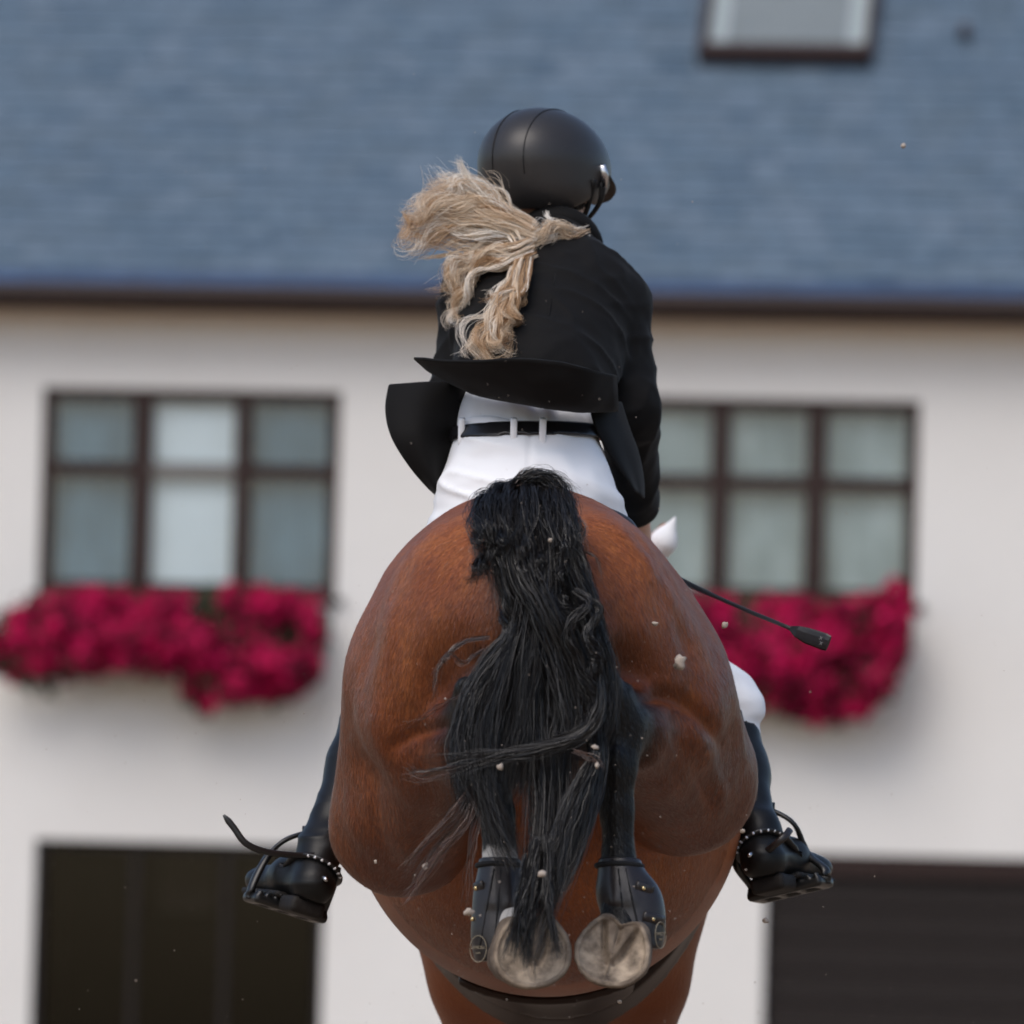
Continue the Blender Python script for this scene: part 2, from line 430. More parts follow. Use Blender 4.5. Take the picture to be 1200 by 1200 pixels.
m = MB(); prof = [(-OV - 0.01, eave_z - 0.012), (-OV - 0.11, eave_z - 0.012), (-OV - 0.125, eave_z - 0.07), (-OV - 0.09, gut_z0 + 0.01), (-OV - 0.03, gut_z0)]
for (y0, z0), (y1, z1) in zip(prof, prof[1:]): m.quad((HX0-0.4, y0, z0), (HX1+0.4, y0, z0), (HX1+0.4, y1, z1), (HX0-0.4, y1, z1))
m.box((HX0-0.4, -OV - 0.028, gut_z0 - 0.02), (HX1+0.4, -OV + 0.03, eave_z - 0.02))
m.build('gutter', M_gutter, roof_o, keep=False)
M_drip = mat('blue_drip_edge', (0.02, 0.055, 0.13), 0.4, 0.5, noise=(4, (0.010, 0.028, 0.07), 0.5))
nb = 7                                                          # soffit boards seen from below, on edge along the eave
for i in range(nb):
    y0 = -OV + 0.035 + i * (OV - 0.045) / nb
    MB().box((HX0-0.39, y0, gut_z0 + 0.012), (HX1+0.39, y0 + (OV - 0.045) / nb - 0.006, gut_z0 + 0.03)).build('soffit_board', M_soffit, roof_o, keep=False)
a = roof_hit(818, -40); b = roof_hit(1022, 80); c = roof_hit(818, 80)
sx0, sx1 = c[0], b[0]; sl0 = (b[1] + c[1]) / 2; sl1 = sl0 + 1.35
def rq(x, l, h): return (x, -OV + l * ca - h * sa, eave_z + l * sa + h * ca)
def rbox(x0, x1, l0, l1, h0, h1):
    m = MB(); p = [rq(x, l, h) for h in (h0, h1) for x, l in ((x0, l0), (x1, l0), (x1, l1), (x0, l1))]
    m.v = p; m.f = [(0,3,2,1),(4,5,6,7),(0,1,5,4),(1,2,6,5),(2,3,7,6),(3,0,4,7)]; return m
rbox(HX0 - 0.4, HX1 + 0.4, -0.02, 0.10, 0.022, 0.027).build('drip_edge', M_drip, roof_o, keep=False)
fr = rbox(sx0, sx1, sl0, sl0 + 0.10, 0.02, 0.13).build('skylight', M_brown, house, keep=False)
for q_ in ((sx0, sx0 + 0.05, sl0 + 0.101, sl1), (sx1 - 0.05, sx1, sl0 + 0.101, sl1), (sx0 + 0.051, sx1 - 0.051, sl1 - 0.07, sl1)):
    rbox(*q_, 0.02, 0.12).build('frame', M_brown, fr, keep=False)
rbox(sx0 + 0.052, sx1 - 0.052, sl0 + 0.101, sl1 - 0.071, 0.085, 0.095).build('pane', M_glass2, fr, keep=False)
M_grey = mat('grey_blind', (0.2925, 0.3038, 0.3150), 0.8, 0.2, noise=(4, (0.2587, 0.2700, 0.2812), 0.5))
rbox(sx0 + 0.17, sx1 - 0.17, sl0 + 0.101, sl1 - 0.08, 0.06, 0.066).build('blind', M_grey, fr, keep=False)
M_rail = mat('pale_rail', (0.5168, 0.5440, 0.5576), 0.7, 0.3, noise=(5, (0.4624, 0.4896, 0.5032), 0.5))
rbox(sx0 + 0.055, sx0 + 0.169, sl0 + 0.101, sl1 - 0.08, 0.05, 0.06).build('blind_rail', M_rail, fr, keep=False)
rbox(sx1 - 0.169, sx1 - 0.055, sl0 + 0.101, sl1 - 0.08, 0.05, 0.06).build('blind_rail', M_rail, fr, keep=False)
b = roof_hit(1131, 45)
rbox(b[0] - 0.03, b[0] + 0.03, b[1] - 0.05, b[1] + 0.05, 0.02, 0.09).build('roof_vent', M_brown, house, keep=False, bevel=0.01)

def window(r, posts, trans_z, fills, name_px):
    x0, x1, z0, z1 = r; y0, y1 = 0.02, 0.09
    fb = MB(); t = 0.075
    fb.box((x0 + 0.002, y0, z0 + 0.002), (x0 + t, y1, z1 - 0.002)); fb.box((x1 - t, y0, z0 + 0.002), (x1 - 0.002, y1, z1 - 0.002))
    fb.box((x0 + t + 0.001, y0, z1 - t), (x1 - t - 0.001, y1, z1 - 0.002)); fb.box((x0 + t + 0.001, y0, z0 + 0.002), (x1 - t - 0.001, y1, z0 + t))
    w = fb.build('window', M_brown, house, keep=False)
    edges = [x0 + t] + [v for p in posts for v in p] + [x1 - t]
    for p in posts:
        MB().box((p[0], y0 - 0.012, z0 + t + 0.002), (p[1], y1 + 0.01, z1 - t - 0.002)).build('mullion', M_brown, w, keep=False)
    for i in range(0, len(edges), 2):
        a, b = edges[i] + 0.001, edges[i + 1] - 0.001; kind = fills[i // 2]
        MB().box((a, y0 + 0.004, trans_z - 0.045), (b, y1 - 0.004, trans_z + 0.045)).build('transom', M_brown if kind != 'blind' else M_lite, w, keep=False)
        for c, d in ((z0 + t + 0.002, trans_z - 0.047), (trans_z + 0.047, z1 - t - 0.002)):
            MB().box((a, y0 + 0.03, c), (b, y0 + 0.036, d)).build('pane', M_glass, w, keep=False)
        if kind == 'blind':
            MB().box((a, y1 + 0.012, z0 + t), (b, y1 + 0.016, z1 - t)).build('blind', M_blind, w, keep=False)
        else:
            cm = MB(); n = 46; pts = [(a + (b - a) * k / n, y1 + 0.04 + 0.015 * math.sin(k * 1.7) + 0.01 * math.sin(k * 0.6)) for k in range(n + 1)]
            for (xa, ya), (xb, yb) in zip(pts, pts[1:]): cm.quad((xa, ya, z0), (xb, yb, z0), (xb, yb, z1), (xa, ya, z1))
            o = cm.build('net_curtain', M_net if kind == 'net' else M_netpale, w, keep=False, smooth=True)
    MB().box((x0 - 0.05, -0.05, z0 - 0.035), (x1 + 0.05, -0.004, z0 - 0.003)).build('sill', M_brown, w, keep=False)
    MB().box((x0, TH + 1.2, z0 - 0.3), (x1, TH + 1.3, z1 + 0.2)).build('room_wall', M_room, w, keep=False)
    return w
M_lite = mat('grey_brown_bar', (0.16, 0.15, 0.145), 0.6, 0.4, noise=(9, (0.12, 0.11, 0.105), 0.6))
def postx(a, b, y): return (W(a, y, 0.03)[0], W(b, y, 0.03)[0])
wl_ = window(win_l, [postx(154, 177, 570), postx(274, 293, 570)], W(220, 551, 0.04)[1], ['net', 'blind', 'net'], 0)
wr_ = window(win_r, [postx(833, 854, 570), postx(945, 967, 570)], W(900, 566, 0.04)[1], ['pale', 'pale', 'pale'], 0)

# dark glazed doors on the left, boarded garage door on the right
x0, x1, z0, z1 = door_l
M_dark = mat('dark_door_wood', (0.016, 0.011, 0.010), 0.6, 0.25, noise=(6, (0.011, 0.008, 0.007), 0.6, (8, 1, 1)))
d = MB(); t = 0.05
for a in ((x0 + .002, x0 + t), (x1 - t, x1 - .002)): d.box((a[0], 0.04, z0), (a[1], 0.11, z1 - .002))
d.box((x0 + t + .001, 0.04, z1 - t), (x1 - t - .001, 0.11, z1 - .002))
dl = d.build('glazed_door', M_dark, house, keep=False)
np_ = 3
for i in range(np_):
    a = x0 + t + (x1 - x0 - 2*t) * i / np_; b = x0 + t + (x1 - x0 - 2*t) * (i + 1) / np_
    if i: MB().box((a - 0.02, 0.045, z0), (a + 0.02, 0.105, z1 - t - .002)).build('mullion', M_dark, dl, keep=False)
    MB().box((a + 0.021, 0.07, z0), (b - 0.021, 0.076, z1 - t - .002)).build('pane', M_smoked, dl, keep=False)
q0 = W(190, 1000, 0.8); q1 = W(250, 1070, 0.8)
M_sage = mat('sage_reflection', (0.30, 0.34, 0.31), 0.9, 0.2, noise=(4, (0.2, 0.24, 0.22), 0.6))
MB().box((q0[0], 0.8, q1[1]), (q1[0], 0.82, q0[1])).build('reflection_sheet', M_sage, dl, keep=False)  # pale sheet added inside to stand for a reflection on the glass
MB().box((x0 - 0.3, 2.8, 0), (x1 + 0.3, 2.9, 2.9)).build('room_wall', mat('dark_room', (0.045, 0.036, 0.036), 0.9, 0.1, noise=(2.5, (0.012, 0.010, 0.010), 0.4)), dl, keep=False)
x0, x1, z0, z1 = door_r
gd = MB().box((x0 + .002, 0.03, z1 - 0.13), (x1 - .002, 0.15, z1 - .002)).build('garage_door', M_brown, house, keep=False)
zz = z1 - 0.132; k = 0
while zz > z0 + 0.05:
    zb = max(zz - 0.2, z0); MB().box((x0 + .004, 0.08, zb + 0.006), (x1 - .004, 0.12, zz - 0.004)).build('board', M_dark, gd, keep=False, bevel=0.004); zz = zb

# ------------------------------------------------------------------ window boxes and trailing petunias
M_box = mat('planter_wood', (0.03, 0.02, 0.017), 0.6, 0.3, noise=(8, (0.02, 0.013, 0.011), 0.6))
M_leaf = island_mat('petunia_leaf', [(0.012, 0.028, 0.010), (0.030, 0.055, 0.018), (0.045, 0.03, 0.02), (0.02, 0.045, 0.014)], 0.6, 0.3)
M_bloom = island_mat('petunia_bloom', [(0.4225, 0.0017, 0.0569), (0.6175, 0.0033, 0.0975), (0.2762, 0.0017, 0.0325), (0.7475, 0.0065, 0.1300), (0.4875, 0.0017, 0.0650)], 0.7, 0.2)
nt = M_bloom.node_tree; bs_ = nt.nodes['Principled BSDF']; src_ = bs_.inputs['Base Color'].links[0].from_socket
tc_ = nt.nodes.new('ShaderNodeTexCoord'); nz_ = nt.nodes.new('ShaderNodeTexNoise'); nz_.inputs['Scale'].default_value = 7; nz_.inputs['Detail'].default_value = 3
rp_ = nt.nodes.new('ShaderNodeValToRGB'); rp_.color_ramp.elements[0].position = .36; rp_.color_ramp.elements[1].position = .62; mx_ = nt.nodes.new('ShaderNodeMix'); mx_.data_type = 'RGBA'; mx_.inputs[6].default_value = (.11, .001, .018, 1)
nt.links.new(tc_.outputs['Object'], nz_.inputs['Vector']); nt.links.new(nz_.outputs['Fac'], rp_.inputs[0]); nt.links.new(rp_.outputs[0], mx_.inputs[0]); nt.links.new(src_, mx_.inputs[7]); nt.links.new(mx_.outputs[2], bs_.inputs['Base Color'])
def planter(r, label):
    x0, x1, z0, z1 = r; c = HO + HU * ((x0 + x1) / 2) - HN * 0.2; c = np.array((c[0], c[1], z0))
    e = empty('window_box', c, -HA); hw = (x1 - x0) / 2
    tag(e, label, 'planter', 'window boxes under the house windows')
    h = z1 - z0
    mb = MB(); mb.box((-hw, -0.11, 0), (hw, 0.11, 0.03)); mb.box((-hw, -0.13, 0.001), (hw, -0.111, h)); mb.box((-hw, 0.111, 0.001), (hw, 0.13, h))
    mb.box((-hw + .001, -0.11, 0.031), (-hw + 0.02, 0.11, h - .001)); mb.box((hw - 0.02, -0.11, 0.031), (hw - .001, 0.11, h - .001))
    mb.build('box', M_box, e, keep=False)
    for s in (-0.7, 0.7): MB().box((s*hw - 0.015, 0.131, -0.05), (s*hw + 0.015, 0.197, h - 0.05)).build('bracket', M_box, e, keep=False)
    so = MB().box((-hw + 0.021, -0.109, h - 0.05), (hw - 0.021, 0.109, h - 0.03)).build('soil', mat('soil', (0.03, 0.02, 0.015), 1, 0.1, noise=(20, (0.02, 0.012, 0.01), 0.5)), e, keep=False)
    return e
planter(Wrect(58, 712, 384, 752, -0.2), 'dark wooden window box under the left window')
planter(Wrect(735, 716, 1066, 756, -0.2), 'dark wooden window box under the right window')
def inside(poly, x, z):
    c = False; n = len(poly)
    for i in range(n):
        (x0, z0), (x1, z1) = poly[i], poly[i-1]
        if (z0 > z) != (z1 > z) and x < (x1 - x0) * (z - z0) / (z1 - z0) + x0: c = not c
    return c
def petunia(poly_px, label, seed, n_bloom=900, n_leaf=900):
    r = np.random.default_rng(seed)
    poly = [W(x, y, -0.3) for x, y in poly_px]; xs = [p[0] for p in poly]; zs = [p[1] for p in poly]
    cx, cz = np.mean(xs), max(zs); base = HO + HU * cx - HN * 0.2
    e = empty('trailing_petunia', (base[0], base[1], cz - 0.15), -HA)
    tag(e, label, 'petunia', 'trailing petunias in the window boxes')
    def scatter(n, lo, hi, size, make):
        V, F = [], []; k = 0; tries = 0
        while k < n and tries < n * 60:
            tries += 1
            x = r.uniform(min(xs), max(xs)); z = r.uniform(min(zs), max(zs))
            if not inside(poly, x, z): continue
            cl = vnoise(np.array([[x * 7, z * 7, seed]]), 3)[0] + 0.5 * vnoise(np.array([[x * 15, z * 15, seed]]), 5)[0]
            if make == 'bloom' and cl < -0.35 + 0.25 * r.standard_normal(): continue
            tz = (cz - z) / (cz - min(zs)); dep = -0.02 - (0.26 + 0.10 * cl) * math.sin(math.pi * min(1, 0.25 + 0.65 * tz)) * r.uniform(lo, hi)
            c = np.array((x - cx + r.normal(0, .022), dep, z - (cz - 0.15) + r.normal(0, .022)))
            nrm = np.array((r.normal(0, .5), -1, r.normal(0.25, .5))); nrm /= np.linalg.norm(nrm)
            a = np.cross(nrm, (0, 0, 1)); a /= np.linalg.norm(a); b = np.cross(a, nrm); w0 = r.uniform(0, 6.28); s = size * r.uniform(0.7, 1.3)
            i = len(V)
            if make == 'bloom':
                V.append(c - nrm * s * 0.45)
                for j in range(10):
                    rr = s * (1.0 if j % 2 == 0 else 0.8); w = w0 + j * 0.6283
                    V.append(c + rr * (math.cos(w) * a + math.sin(w) * b) + nrm * s * 0.1 * r.normal())
                F += [(i, i + 1 + j, i + 1 + (j + 1) % 10) for j in range(10)]
            else:
                t = math.cos(w0) * a + math.sin(w0) * b; u = np.cross(nrm, t)
                V += [c - t*s, c + u*s*0.5 + nrm*s*0.1, c + t*s - nrm*s*0.25, c - u*s*0.5 + nrm*s*0.1]; F += [(i, i+1, i+2), (i, i+2, i+3)]
            k += 1
        return fast_mesh(make, np.array(V), np.array(F))
    o = link('blossoms', scatter(n_bloom, 0.8, 1.15, 0.028, 'bloom'), M_bloom, e); tag(o, kind='stuff')
    o = link('leaves', scatter(n_leaf, 0.45, 1.0, 0.035, 'leaf'), M_leaf, e); tag(o, kind='stuff')
    for k in range(14):
        st = MB()
        x = r.uniform(min(xs) * .6 + cx * .4, max(xs) * .6 + cx * .4) - cx
        st.tube([(x * .8, 0, 0), (x * .9, -0.1, 0.08), (x, -0.16, -.04), (x + r.normal(0, .03), -0.16, -(cz - min(zs)) * r.uniform(.2, .5))], [0.004, .0035, .003, .002], 5)
        st.build('stem', M_leaf, e, keep=False, smooth=True)
petunia([(-22, 752), (5, 722), (50, 703), (105, 694), (170, 698), (225, 700), (222, 770), (205, 790), (150, 784), (95, 792), (52, 812), (18, 800), (-10, 786)], 'crimson petunias spilling past the left end of the left window box', 21, 1700, 1700)
petunia([(208, 705), (245, 690), (290, 688), (335, 696), (372, 706), (378, 730), (380, 770), (360, 805), (330, 826), (290, 820), (262, 822), (236, 838), (216, 815), (205, 780)], 'crimson petunias hanging in a clump from the right end of the left window box', 22, 1300, 1300)
petunia([(735, 712), (790, 700), (850, 700), (930, 704), (940, 760), (930, 835), (880, 832), (830, 822), (780, 815), (735, 800)], 'crimson petunias in the right window box partly hidden behind the horse', 23, 1400, 1400)
petunia([(915, 706), (980, 704), (1030, 700), (1060, 684), (1066, 720), (1062, 770), (1045, 812), (1010, 838), (965, 846), (920, 838), (908, 780)], 'crimson petunias at the right end of the right window box', 24, 1300, 1300)

# ------------------------------------------------------------------ horse
H_BASE = P(640, 1209, 0.9); H_BASE[2] = 0.0
horse = empty('horse', H_BASE)
tag(horse, 'bay horse jumping away with tucked hind legs and swinging black tail', 'horse')
HLO, HHI, HH = (-0.62, -0.42, 0.18), (0.82, 2.98, 2.32), 0.0085
def L(a, b, ra, rb, k=0.05, op='add'): HF.limb(P(*a), P(*b), S(ra, a[2]), S(rb, b[2]), k, op)
def E(c, r, k=0.06, rot=None, op='add'): HF.ell(P(*c), (S(r[0], c[2]), r[1], S(r[2], c[2])), k, rot, op)
HF = Field(HLO, HHI, HH)
# hindquarters
E((622, 752, .42), (190, .48, 176), .05)                 # croup
L((498, 812, .36), (474, 964, .60), 92, 86, .10)         # left thigh to stifle
L((766, 812, .36), (799, 914, .62), 92, 88, .10)         # right thigh to stifle
L((560, 690, .16), (520, 850, .22), 66, 88, .09)         # left buttock
L((692, 690, .16), (752, 838, .24), 66, 88, .09)         # right buttock
L((470, 965, .55), (548, 868, .06), 80, 42, .03); L((548, 868, .06), (556, 812, -.06), 40, 24, .04)   # gaskins folded back to the hocks
L((803, 917, .56), (738, 856, .06), 80, 44, .03); L((738, 856, .06), (712, 806, -.06), 40, 24, .04)
L((634, 640, -.12), (634, 860, -.10), 14, 42, .06, 'cut'); L((634, 860, -.02), (634, 1060, .2), 42, 70, .06, 'cut')   # cleft
L((622, 592, .10), (628, 620, -.03), 32, 28, .05); L((628, 620, -.03), (636, 740, -.08), 27, 14, .03)     # dock
for hk, pt, cn, mid, fl, pa, s in (((570, 850), (549, 803), (577, 900), (582, 950), (588, 1040), (600, 1100), -1),
                                   ((722, 850), (708, 800), (722, 900), (722, 950), (727, 1040), (728, 1100), 1)):
    L((*hk, -.03), (*pt, -.085), 30, 16, .03); L((*hk, -.03), (*cn, -.05), 32, 23, .03)
    L((hk[0] + s * 22, hk[1] + 14, -.0), (hk[0] + s * 12, hk[1] + 26, -.03), 13, 12, .02)
    L((hk[0] - s * 16, hk[1] + 8, -.02), (hk[0] - s * 12, hk[1] + 22, -.03), 13, 11, .02)
    L((*cn, -.05), (*mid, -.055), 22, 19, .02); L((*mid, -.055), (*fl, -.06), 19, 24, .02)
    L((cn[0], cn[1] - 20, -.085), (mid[0], mid[1] + 38, -.070), 7, 6, .012)                                # tendon
    L((*fl, -.06), (*pa, -.10), 23, 24, .02)
HIND = HF
# trunk, fore legs, neck
HF = Field(HLO, HHI, HH)
E((640, 930, 1.16), (233, .62, 238), .10)                # barrel
E((650, 915, 1.72), (195, .50, 265), .10)                # chest and shoulders
L((634, 690, .62), (648, 700, 1.6), 92, 80, .14)         # back to withers
E((655, 1020, 1.75), (140, .36, 195), .10)               # brisket
for x, s in ((560, -1), (752, 1)):                       # fore legs reaching down for the landing
    kn = (x + s * 2, 1320, 1.98); fe = (x + s * 2, 1500, 2.02)
    L((x + s * 6, 1040, 1.70), (x, 1150, 1.74), 60, 48, .08); L((x, 1150, 1.74), kn, 46, 27, .05)
    L(kn, (x, 1345, 2.0), 30, 26, .03); L((x, 1345, 2.0), fe, 21, 19, .02); L(fe, (x, 1545, 2.07), 25, 22, .02)
L((655, 800, 1.95), (680, 710, 2.35), 120, 80, .12); L((652, 730, 1.85), (695, 665, 2.4), 66, 56, .10)    # neck, head turned to the right
L((680, 700, 2.35), (712, 680, 2.62), 70, 52, .08)
L((718, 680, 2.66), (724, 795, 2.86), 50, 30, .06); L((724, 795, 2.86), (724, 818, 2.88), 32, 28, .03)
L((718, 715, 2.62), (721, 750, 2.72), 44, 38, .05)
for x0, x1 in ((752, 780), (690, 682)): L((x0, 650, 2.62), (x1, 612, 2.60), 14, 4, .015)
# join: soft over the loins, a clear fold where stifle meets belly
kz = np.clip((HF.ax[2] - P(640, 960, .6)[2]) / .35, 0, 1); KZ = (.022 + .12 * kz)[None, None, :].astype(np.float32)
h_ = np.maximum(KZ - np.abs(HF.D - HIND.D), 0) / KZ
HF.D = np.minimum(HF.D, HIND.D) - h_ * h_ * KZ * .25
del HIND, h_
V, F = HF.mesh(3)
N = normals(V, F)
def PP(l): return [P(*q) for q in l]
def surf(px, py):
    """first skin point the sight line meets, coming from behind the horse"""
    ys = np.arange(-0.4, 2.4, 0.008); pts = np.array([P(px, py, y) for y in ys]); d = HF.sample(pts)
    i = np.argmax(d < 0); return pts[i]
def groove(path, width, depth):
    pts = [surf(*q) for q in spline(path, max(5, 4 * len(path)))]
    d, t = seg_dist(V, pts); w = np.exp(-(d / width) ** 2) * np.clip(4 * t, 0, 1) * np.clip(4 * (1 - t), 0, 1)
    return -depth * w
disp = np.zeros(len(V))
for path, w, dp in (
    ([(742, 822), (770, 816), (800, 826), (830, 850), (850, 880)], .012, .012),       # fold over the right gaskin
    ([(752, 806), (775, 800), (800, 806)], .012, -.006), ([(760, 838), (785, 842), (805, 855)], .009, .003),
    ([(775, 845), (800, 880), (825, 920), (835, 960)], .018, .007),
    ([(800, 845), (825, 880), (845, 930), (845, 970)], .016, -.005),
    ([(762, 860), (785, 895), (800, 930)], .012, .004), ([(812, 900), (828, 935), (840, 950)], .010, .004),
    ([(755, 870), (775, 905), (790, 950)], .016, -.004),
    ([(862, 930), (868, 900), (862, 850)], .016, .003),
    ([(455, 885), (475, 865), (505, 853), (535, 852)], .012, .011), ([(460, 872), (485, 852), (515, 843)], .010, -.006),
    ([(470, 900), (490, 878), (520, 872)], .010, .007), ([(480, 915), (500, 895), (520, 890)], .009, .005),
    ([(450, 890), (440, 930), (445, 980), (465, 1020)], .025, .006), ([(480, 930), (470, 980), (480, 1020)], .022, -.004),
    ([(500, 900), (505, 960), (500, 1010)], .016, .006),
    ([(440, 735), (430, 790), (425, 850)], .03, .004), ([(470, 700), (455, 760), (448, 830), (455, 870)], .04, -.005),
    ([(420, 780), (412, 830), (405, 880)], .02, .002),
    ([(725, 605), (755, 640), (780, 672), (800, 705)], .016, .003), ([(712, 610), (745, 645), (772, 685)], .02, -.003),
    ([(735, 640), (770, 690), (800, 740)], .03, -.005), ([(760, 680), (790, 730), (815, 790)], .02, .006),
    ([(715, 700), (735, 760), (760, 800)], .03, .006), ([(545, 720), (525, 780), (510, 830)], .03, .006),
    ([(525, 690), (495, 770), (472, 850)], .045, -.008), ([(565, 760), (542, 810), (522, 850)], .03, .009),
    ([(720, 715), (762, 770), (805, 805)], .045, -.007), ([(712, 755), (738, 800)], .03, .010), ([(430, 880), (415, 940), (420, 1000)], .04, -.006), ([(850, 790), (865, 850), (868, 910)], .03, -.005),
    ([(490, 650), (465, 690), (450, 720)], .025, .003)):
    disp += groove(path, w, dp * (1.25 if abs(dp) > .0085 else .95 if w >= .02 else .7))
low = np.clip((P(640, 1150, 0)[2] - 0 + 0 - V[:, 2]) / .2, 0, 1)
rearzone = np.clip((0.9 - V[:, 1]) / .3, 0, 1)
disp += rearzone * (0.0022 * vnoise(V * 14, 1) + 0.0012 * vnoise(V * 30 * np.array((1, 1, .5)), 2))
V = V + N * disp[:, None]
V = relax(V, F, 0.3)
me = fast_mesh('body', V, F)
# coat colours: black points, white sock; painted shade: darker red low down (stored per point)
def near(pts, r0, r1):
    d, _ = seg_dist(V, [P(*q) for q in pts]); return np.clip((r1 - d) / (r1 - r0), 0, 1)
pts_l = [(549, 803, -.085), (570, 850, -.03), (577, 900, -.05), (588, 1040, -.06), (600, 1100, -.10)]
pts_r = [(708, 800, -.085), (722, 850, -.03), (722, 900, -.05), (727, 1040, -.06), (728, 1100, -.10)]
black = np.maximum(near(pts_l, .05, .115), near(pts_r, .05, .115))
for x, s in ((560, -1), (752, 1)): black = np.maximum(black, near([(x + s*2, 1290, 1.95), (x + s*2, 1320, 1.98), (x, 1345, 2.0), (x + s*2, 1500, 2.02), (x, 1545, 2.07)], .06, .10))
black = np.maximum(black, 0.75 * near([(634, 600, -.03), (634, 700, 0)], .04, .12))
black = np.maximum(black, 0.8 * near([(632, 760, .05), (630, 860, .1), (634, 980, .3)], .05, .18))  # cleft and inner thigh: dark skin with shade painted in
d, _ = seg_dist(V, [P(585, 996, -.06), P(588, 1040, -.06), P(600, 1100, -.1)])
zc = P(585, 993, -.06)[2] + 0.006 * vnoise(V * np.array((60, 60, 8)), 4)
sock = ((d < .06) & (V[:, 2] < zc)).astype(float)
set_attr(me, 'black', black); set_attr(me, 'sock', sock)
dk = np.maximum(near([(470, 1010, .5), (520, 930, .2), (560, 850, 0)], .05, .34), near([(815, 960, .5), (770, 900, .2), (722, 850, 0)], .05, .34))  # lower thighs and gaskins: bay tone deepened by painted shade
dk = np.maximum(dk, .8 * np.clip((P(640, 1000, .9)[2] - V[:, 2]) / .12, 0, 1))  # shade of the underside painted into the belly colour
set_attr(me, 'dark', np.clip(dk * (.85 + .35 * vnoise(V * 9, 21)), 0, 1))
set_attr(me, 'front', np.clip((V[:, 1] - 1.0) / 1.0, 0, 1))
M_coat = bpy.data.materials.new('bay_coat'); M_coat.use_nodes = True
nt = M_coat.node_tree; b = nt.nodes['Principled BSDF']
def N_(t, **kw):
    n = nt.nodes.new(t)
    for k, v in kw.items(): setattr(n, k, v)
    return n
def mixc(fac, c1, c2):
    n = nt.nodes.new('ShaderNodeMix'); n.data_type = 'RGBA'
    for sock_, v in ((n.inputs[0], fac), (n.inputs[6], c1), (n.inputs[7], c2)):
        if isinstance(v, tuple): sock_.default_value = (*v, 1)
        elif isinstance(v, (int, float)): sock_.default_value = v
        else: nt.links.new(v, sock_)
    return n.outputs[2]
def noise_(scale, detail=5, stretch=None, rough=0.55):
    tc = N_('ShaderNodeTexCoord'); n = N_('ShaderNodeTexNoise'); n.inputs['Scale'].default_value = scale; n.inputs['Detail'].default_value = detail
    n.inputs['Roughness'].default_value = rough
    if stretch:
        mp = N_('ShaderNodeMapping'); mp.inputs['Scale'].default_value = stretch; nt.links.new(tc.outputs['Object'], mp.inputs[0]); nt.links.new(mp.outputs[0], n.inputs['Vector'])
    else: nt.links.new(tc.outputs['Object'], n.inputs['Vector'])
    r = N_('ShaderNodeMapRange'); r.inputs[1].default_value = .3; r.inputs[2].default_value = .7
    nt.links.new(n.outputs['Fac'], r.inputs[0]); return r.outputs[0], n.outputs['Fac']
n1, _ = noise_(5, 4); n2, _ = noise_(22, 6, (1, 1, .6)); n3, f3 = noise_(260, 4, (1, 1, .25))
c = mixc(n1, (0.4683, 0.1591, 0.0420), (0.2385, 0.0666, 0.0181))
c = mixc(n2, c, (0.3157, 0.0901, 0.0247))
mm = N_('ShaderNodeMath', operation='MULTIPLY'); mm.inputs[1].default_value = .5; nt.links.new(n3, mm.inputs[0])
c = mixc(mm.outputs[0], c, (0.1497, 0.0375, 0.0134))
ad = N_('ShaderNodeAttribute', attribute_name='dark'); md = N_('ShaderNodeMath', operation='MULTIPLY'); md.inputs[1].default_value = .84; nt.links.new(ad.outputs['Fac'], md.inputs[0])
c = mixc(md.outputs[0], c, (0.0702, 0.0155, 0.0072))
ab = N_('ShaderNodeAttribute', attribute_name='black'); as_ = N_('ShaderNodeAttribute', attribute_name='sock')
c = mixc(ab.outputs['Fac'], c, (0.004, 0.0033, 0.0033)); c = mixc(as_.outputs['Fac'], c, (0.5, 0.48, 0.46))
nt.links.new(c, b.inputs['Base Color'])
b.inputs['Roughness'].default_value = .46; b.inputs['Specular IOR Level'].default_value = .22
b.inputs['Sheen Weight'].default_value = .03; b.inputs['Sheen Roughness'].default_value = .35
b.inputs['Sheen Tint'].default_value = (1, .85, .75, 1)
bp = N_('ShaderNodeBump'); bp.inputs['Strength'].default_value = .5; bp.inputs['Distance'].default_value = .003
nt.links.new(f3, bp.inputs['Height']); nt.links.new(bp.outputs[0], b.inputs['Normal'])
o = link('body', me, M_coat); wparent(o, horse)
ss = o.modifiers.new('subdivision', 'SUBSURF'); ss.levels = 0; ss.render_levels = 1

# short coat hair lying down and back over the haunches
MASK = {}
rf = np.random.default_rng(31)
tri = F; cen = V[tri].mean(1); Nn = normals(V, F); cn_ = Nn[tri].mean(1); cn_ /= np.linalg.norm(cn_, axis=1)[:, None]
ar = np.linalg.norm(np.cross(V[tri[:, 2]] - V[tri[:, 0]], V[tri[:, 3]] - V[tri[:, 1]]), axis=1) / 2
okf = (cen[:, 1] < .95) & (cn_[:, 1] < .35) & (sock[tri].mean(1) < .1)
idx_ = np.where(okf)[0]; pr_ = ar[idx_] / ar[idx_].sum(); NH = 190000
pick = rf.choice(idx_, NH, p=pr_); w4 = rf.dirichlet((1, 1, 1, 1), NH)
base_ = (V[tri[pick]] * w4[..., None]).sum(1); nn = (Nn[tri[pick]] * w4[..., None]).sum(1); nn /= np.linalg.norm(nn, axis=1)[:, None]
cl = np.stack([np.sign(base_[:, 0] - P(634, 800, .2)[0]) * .35 * np.ones(NH), .25 * np.ones(NH), -np.ones(NH)], 1)
cl += .30 * np.stack([vnoise(base_ * 9, 51), vnoise(base_ * 9, 52), vnoise(base_ * 9, 53)], 1) + rf.normal(0, .16, (NH, 3))
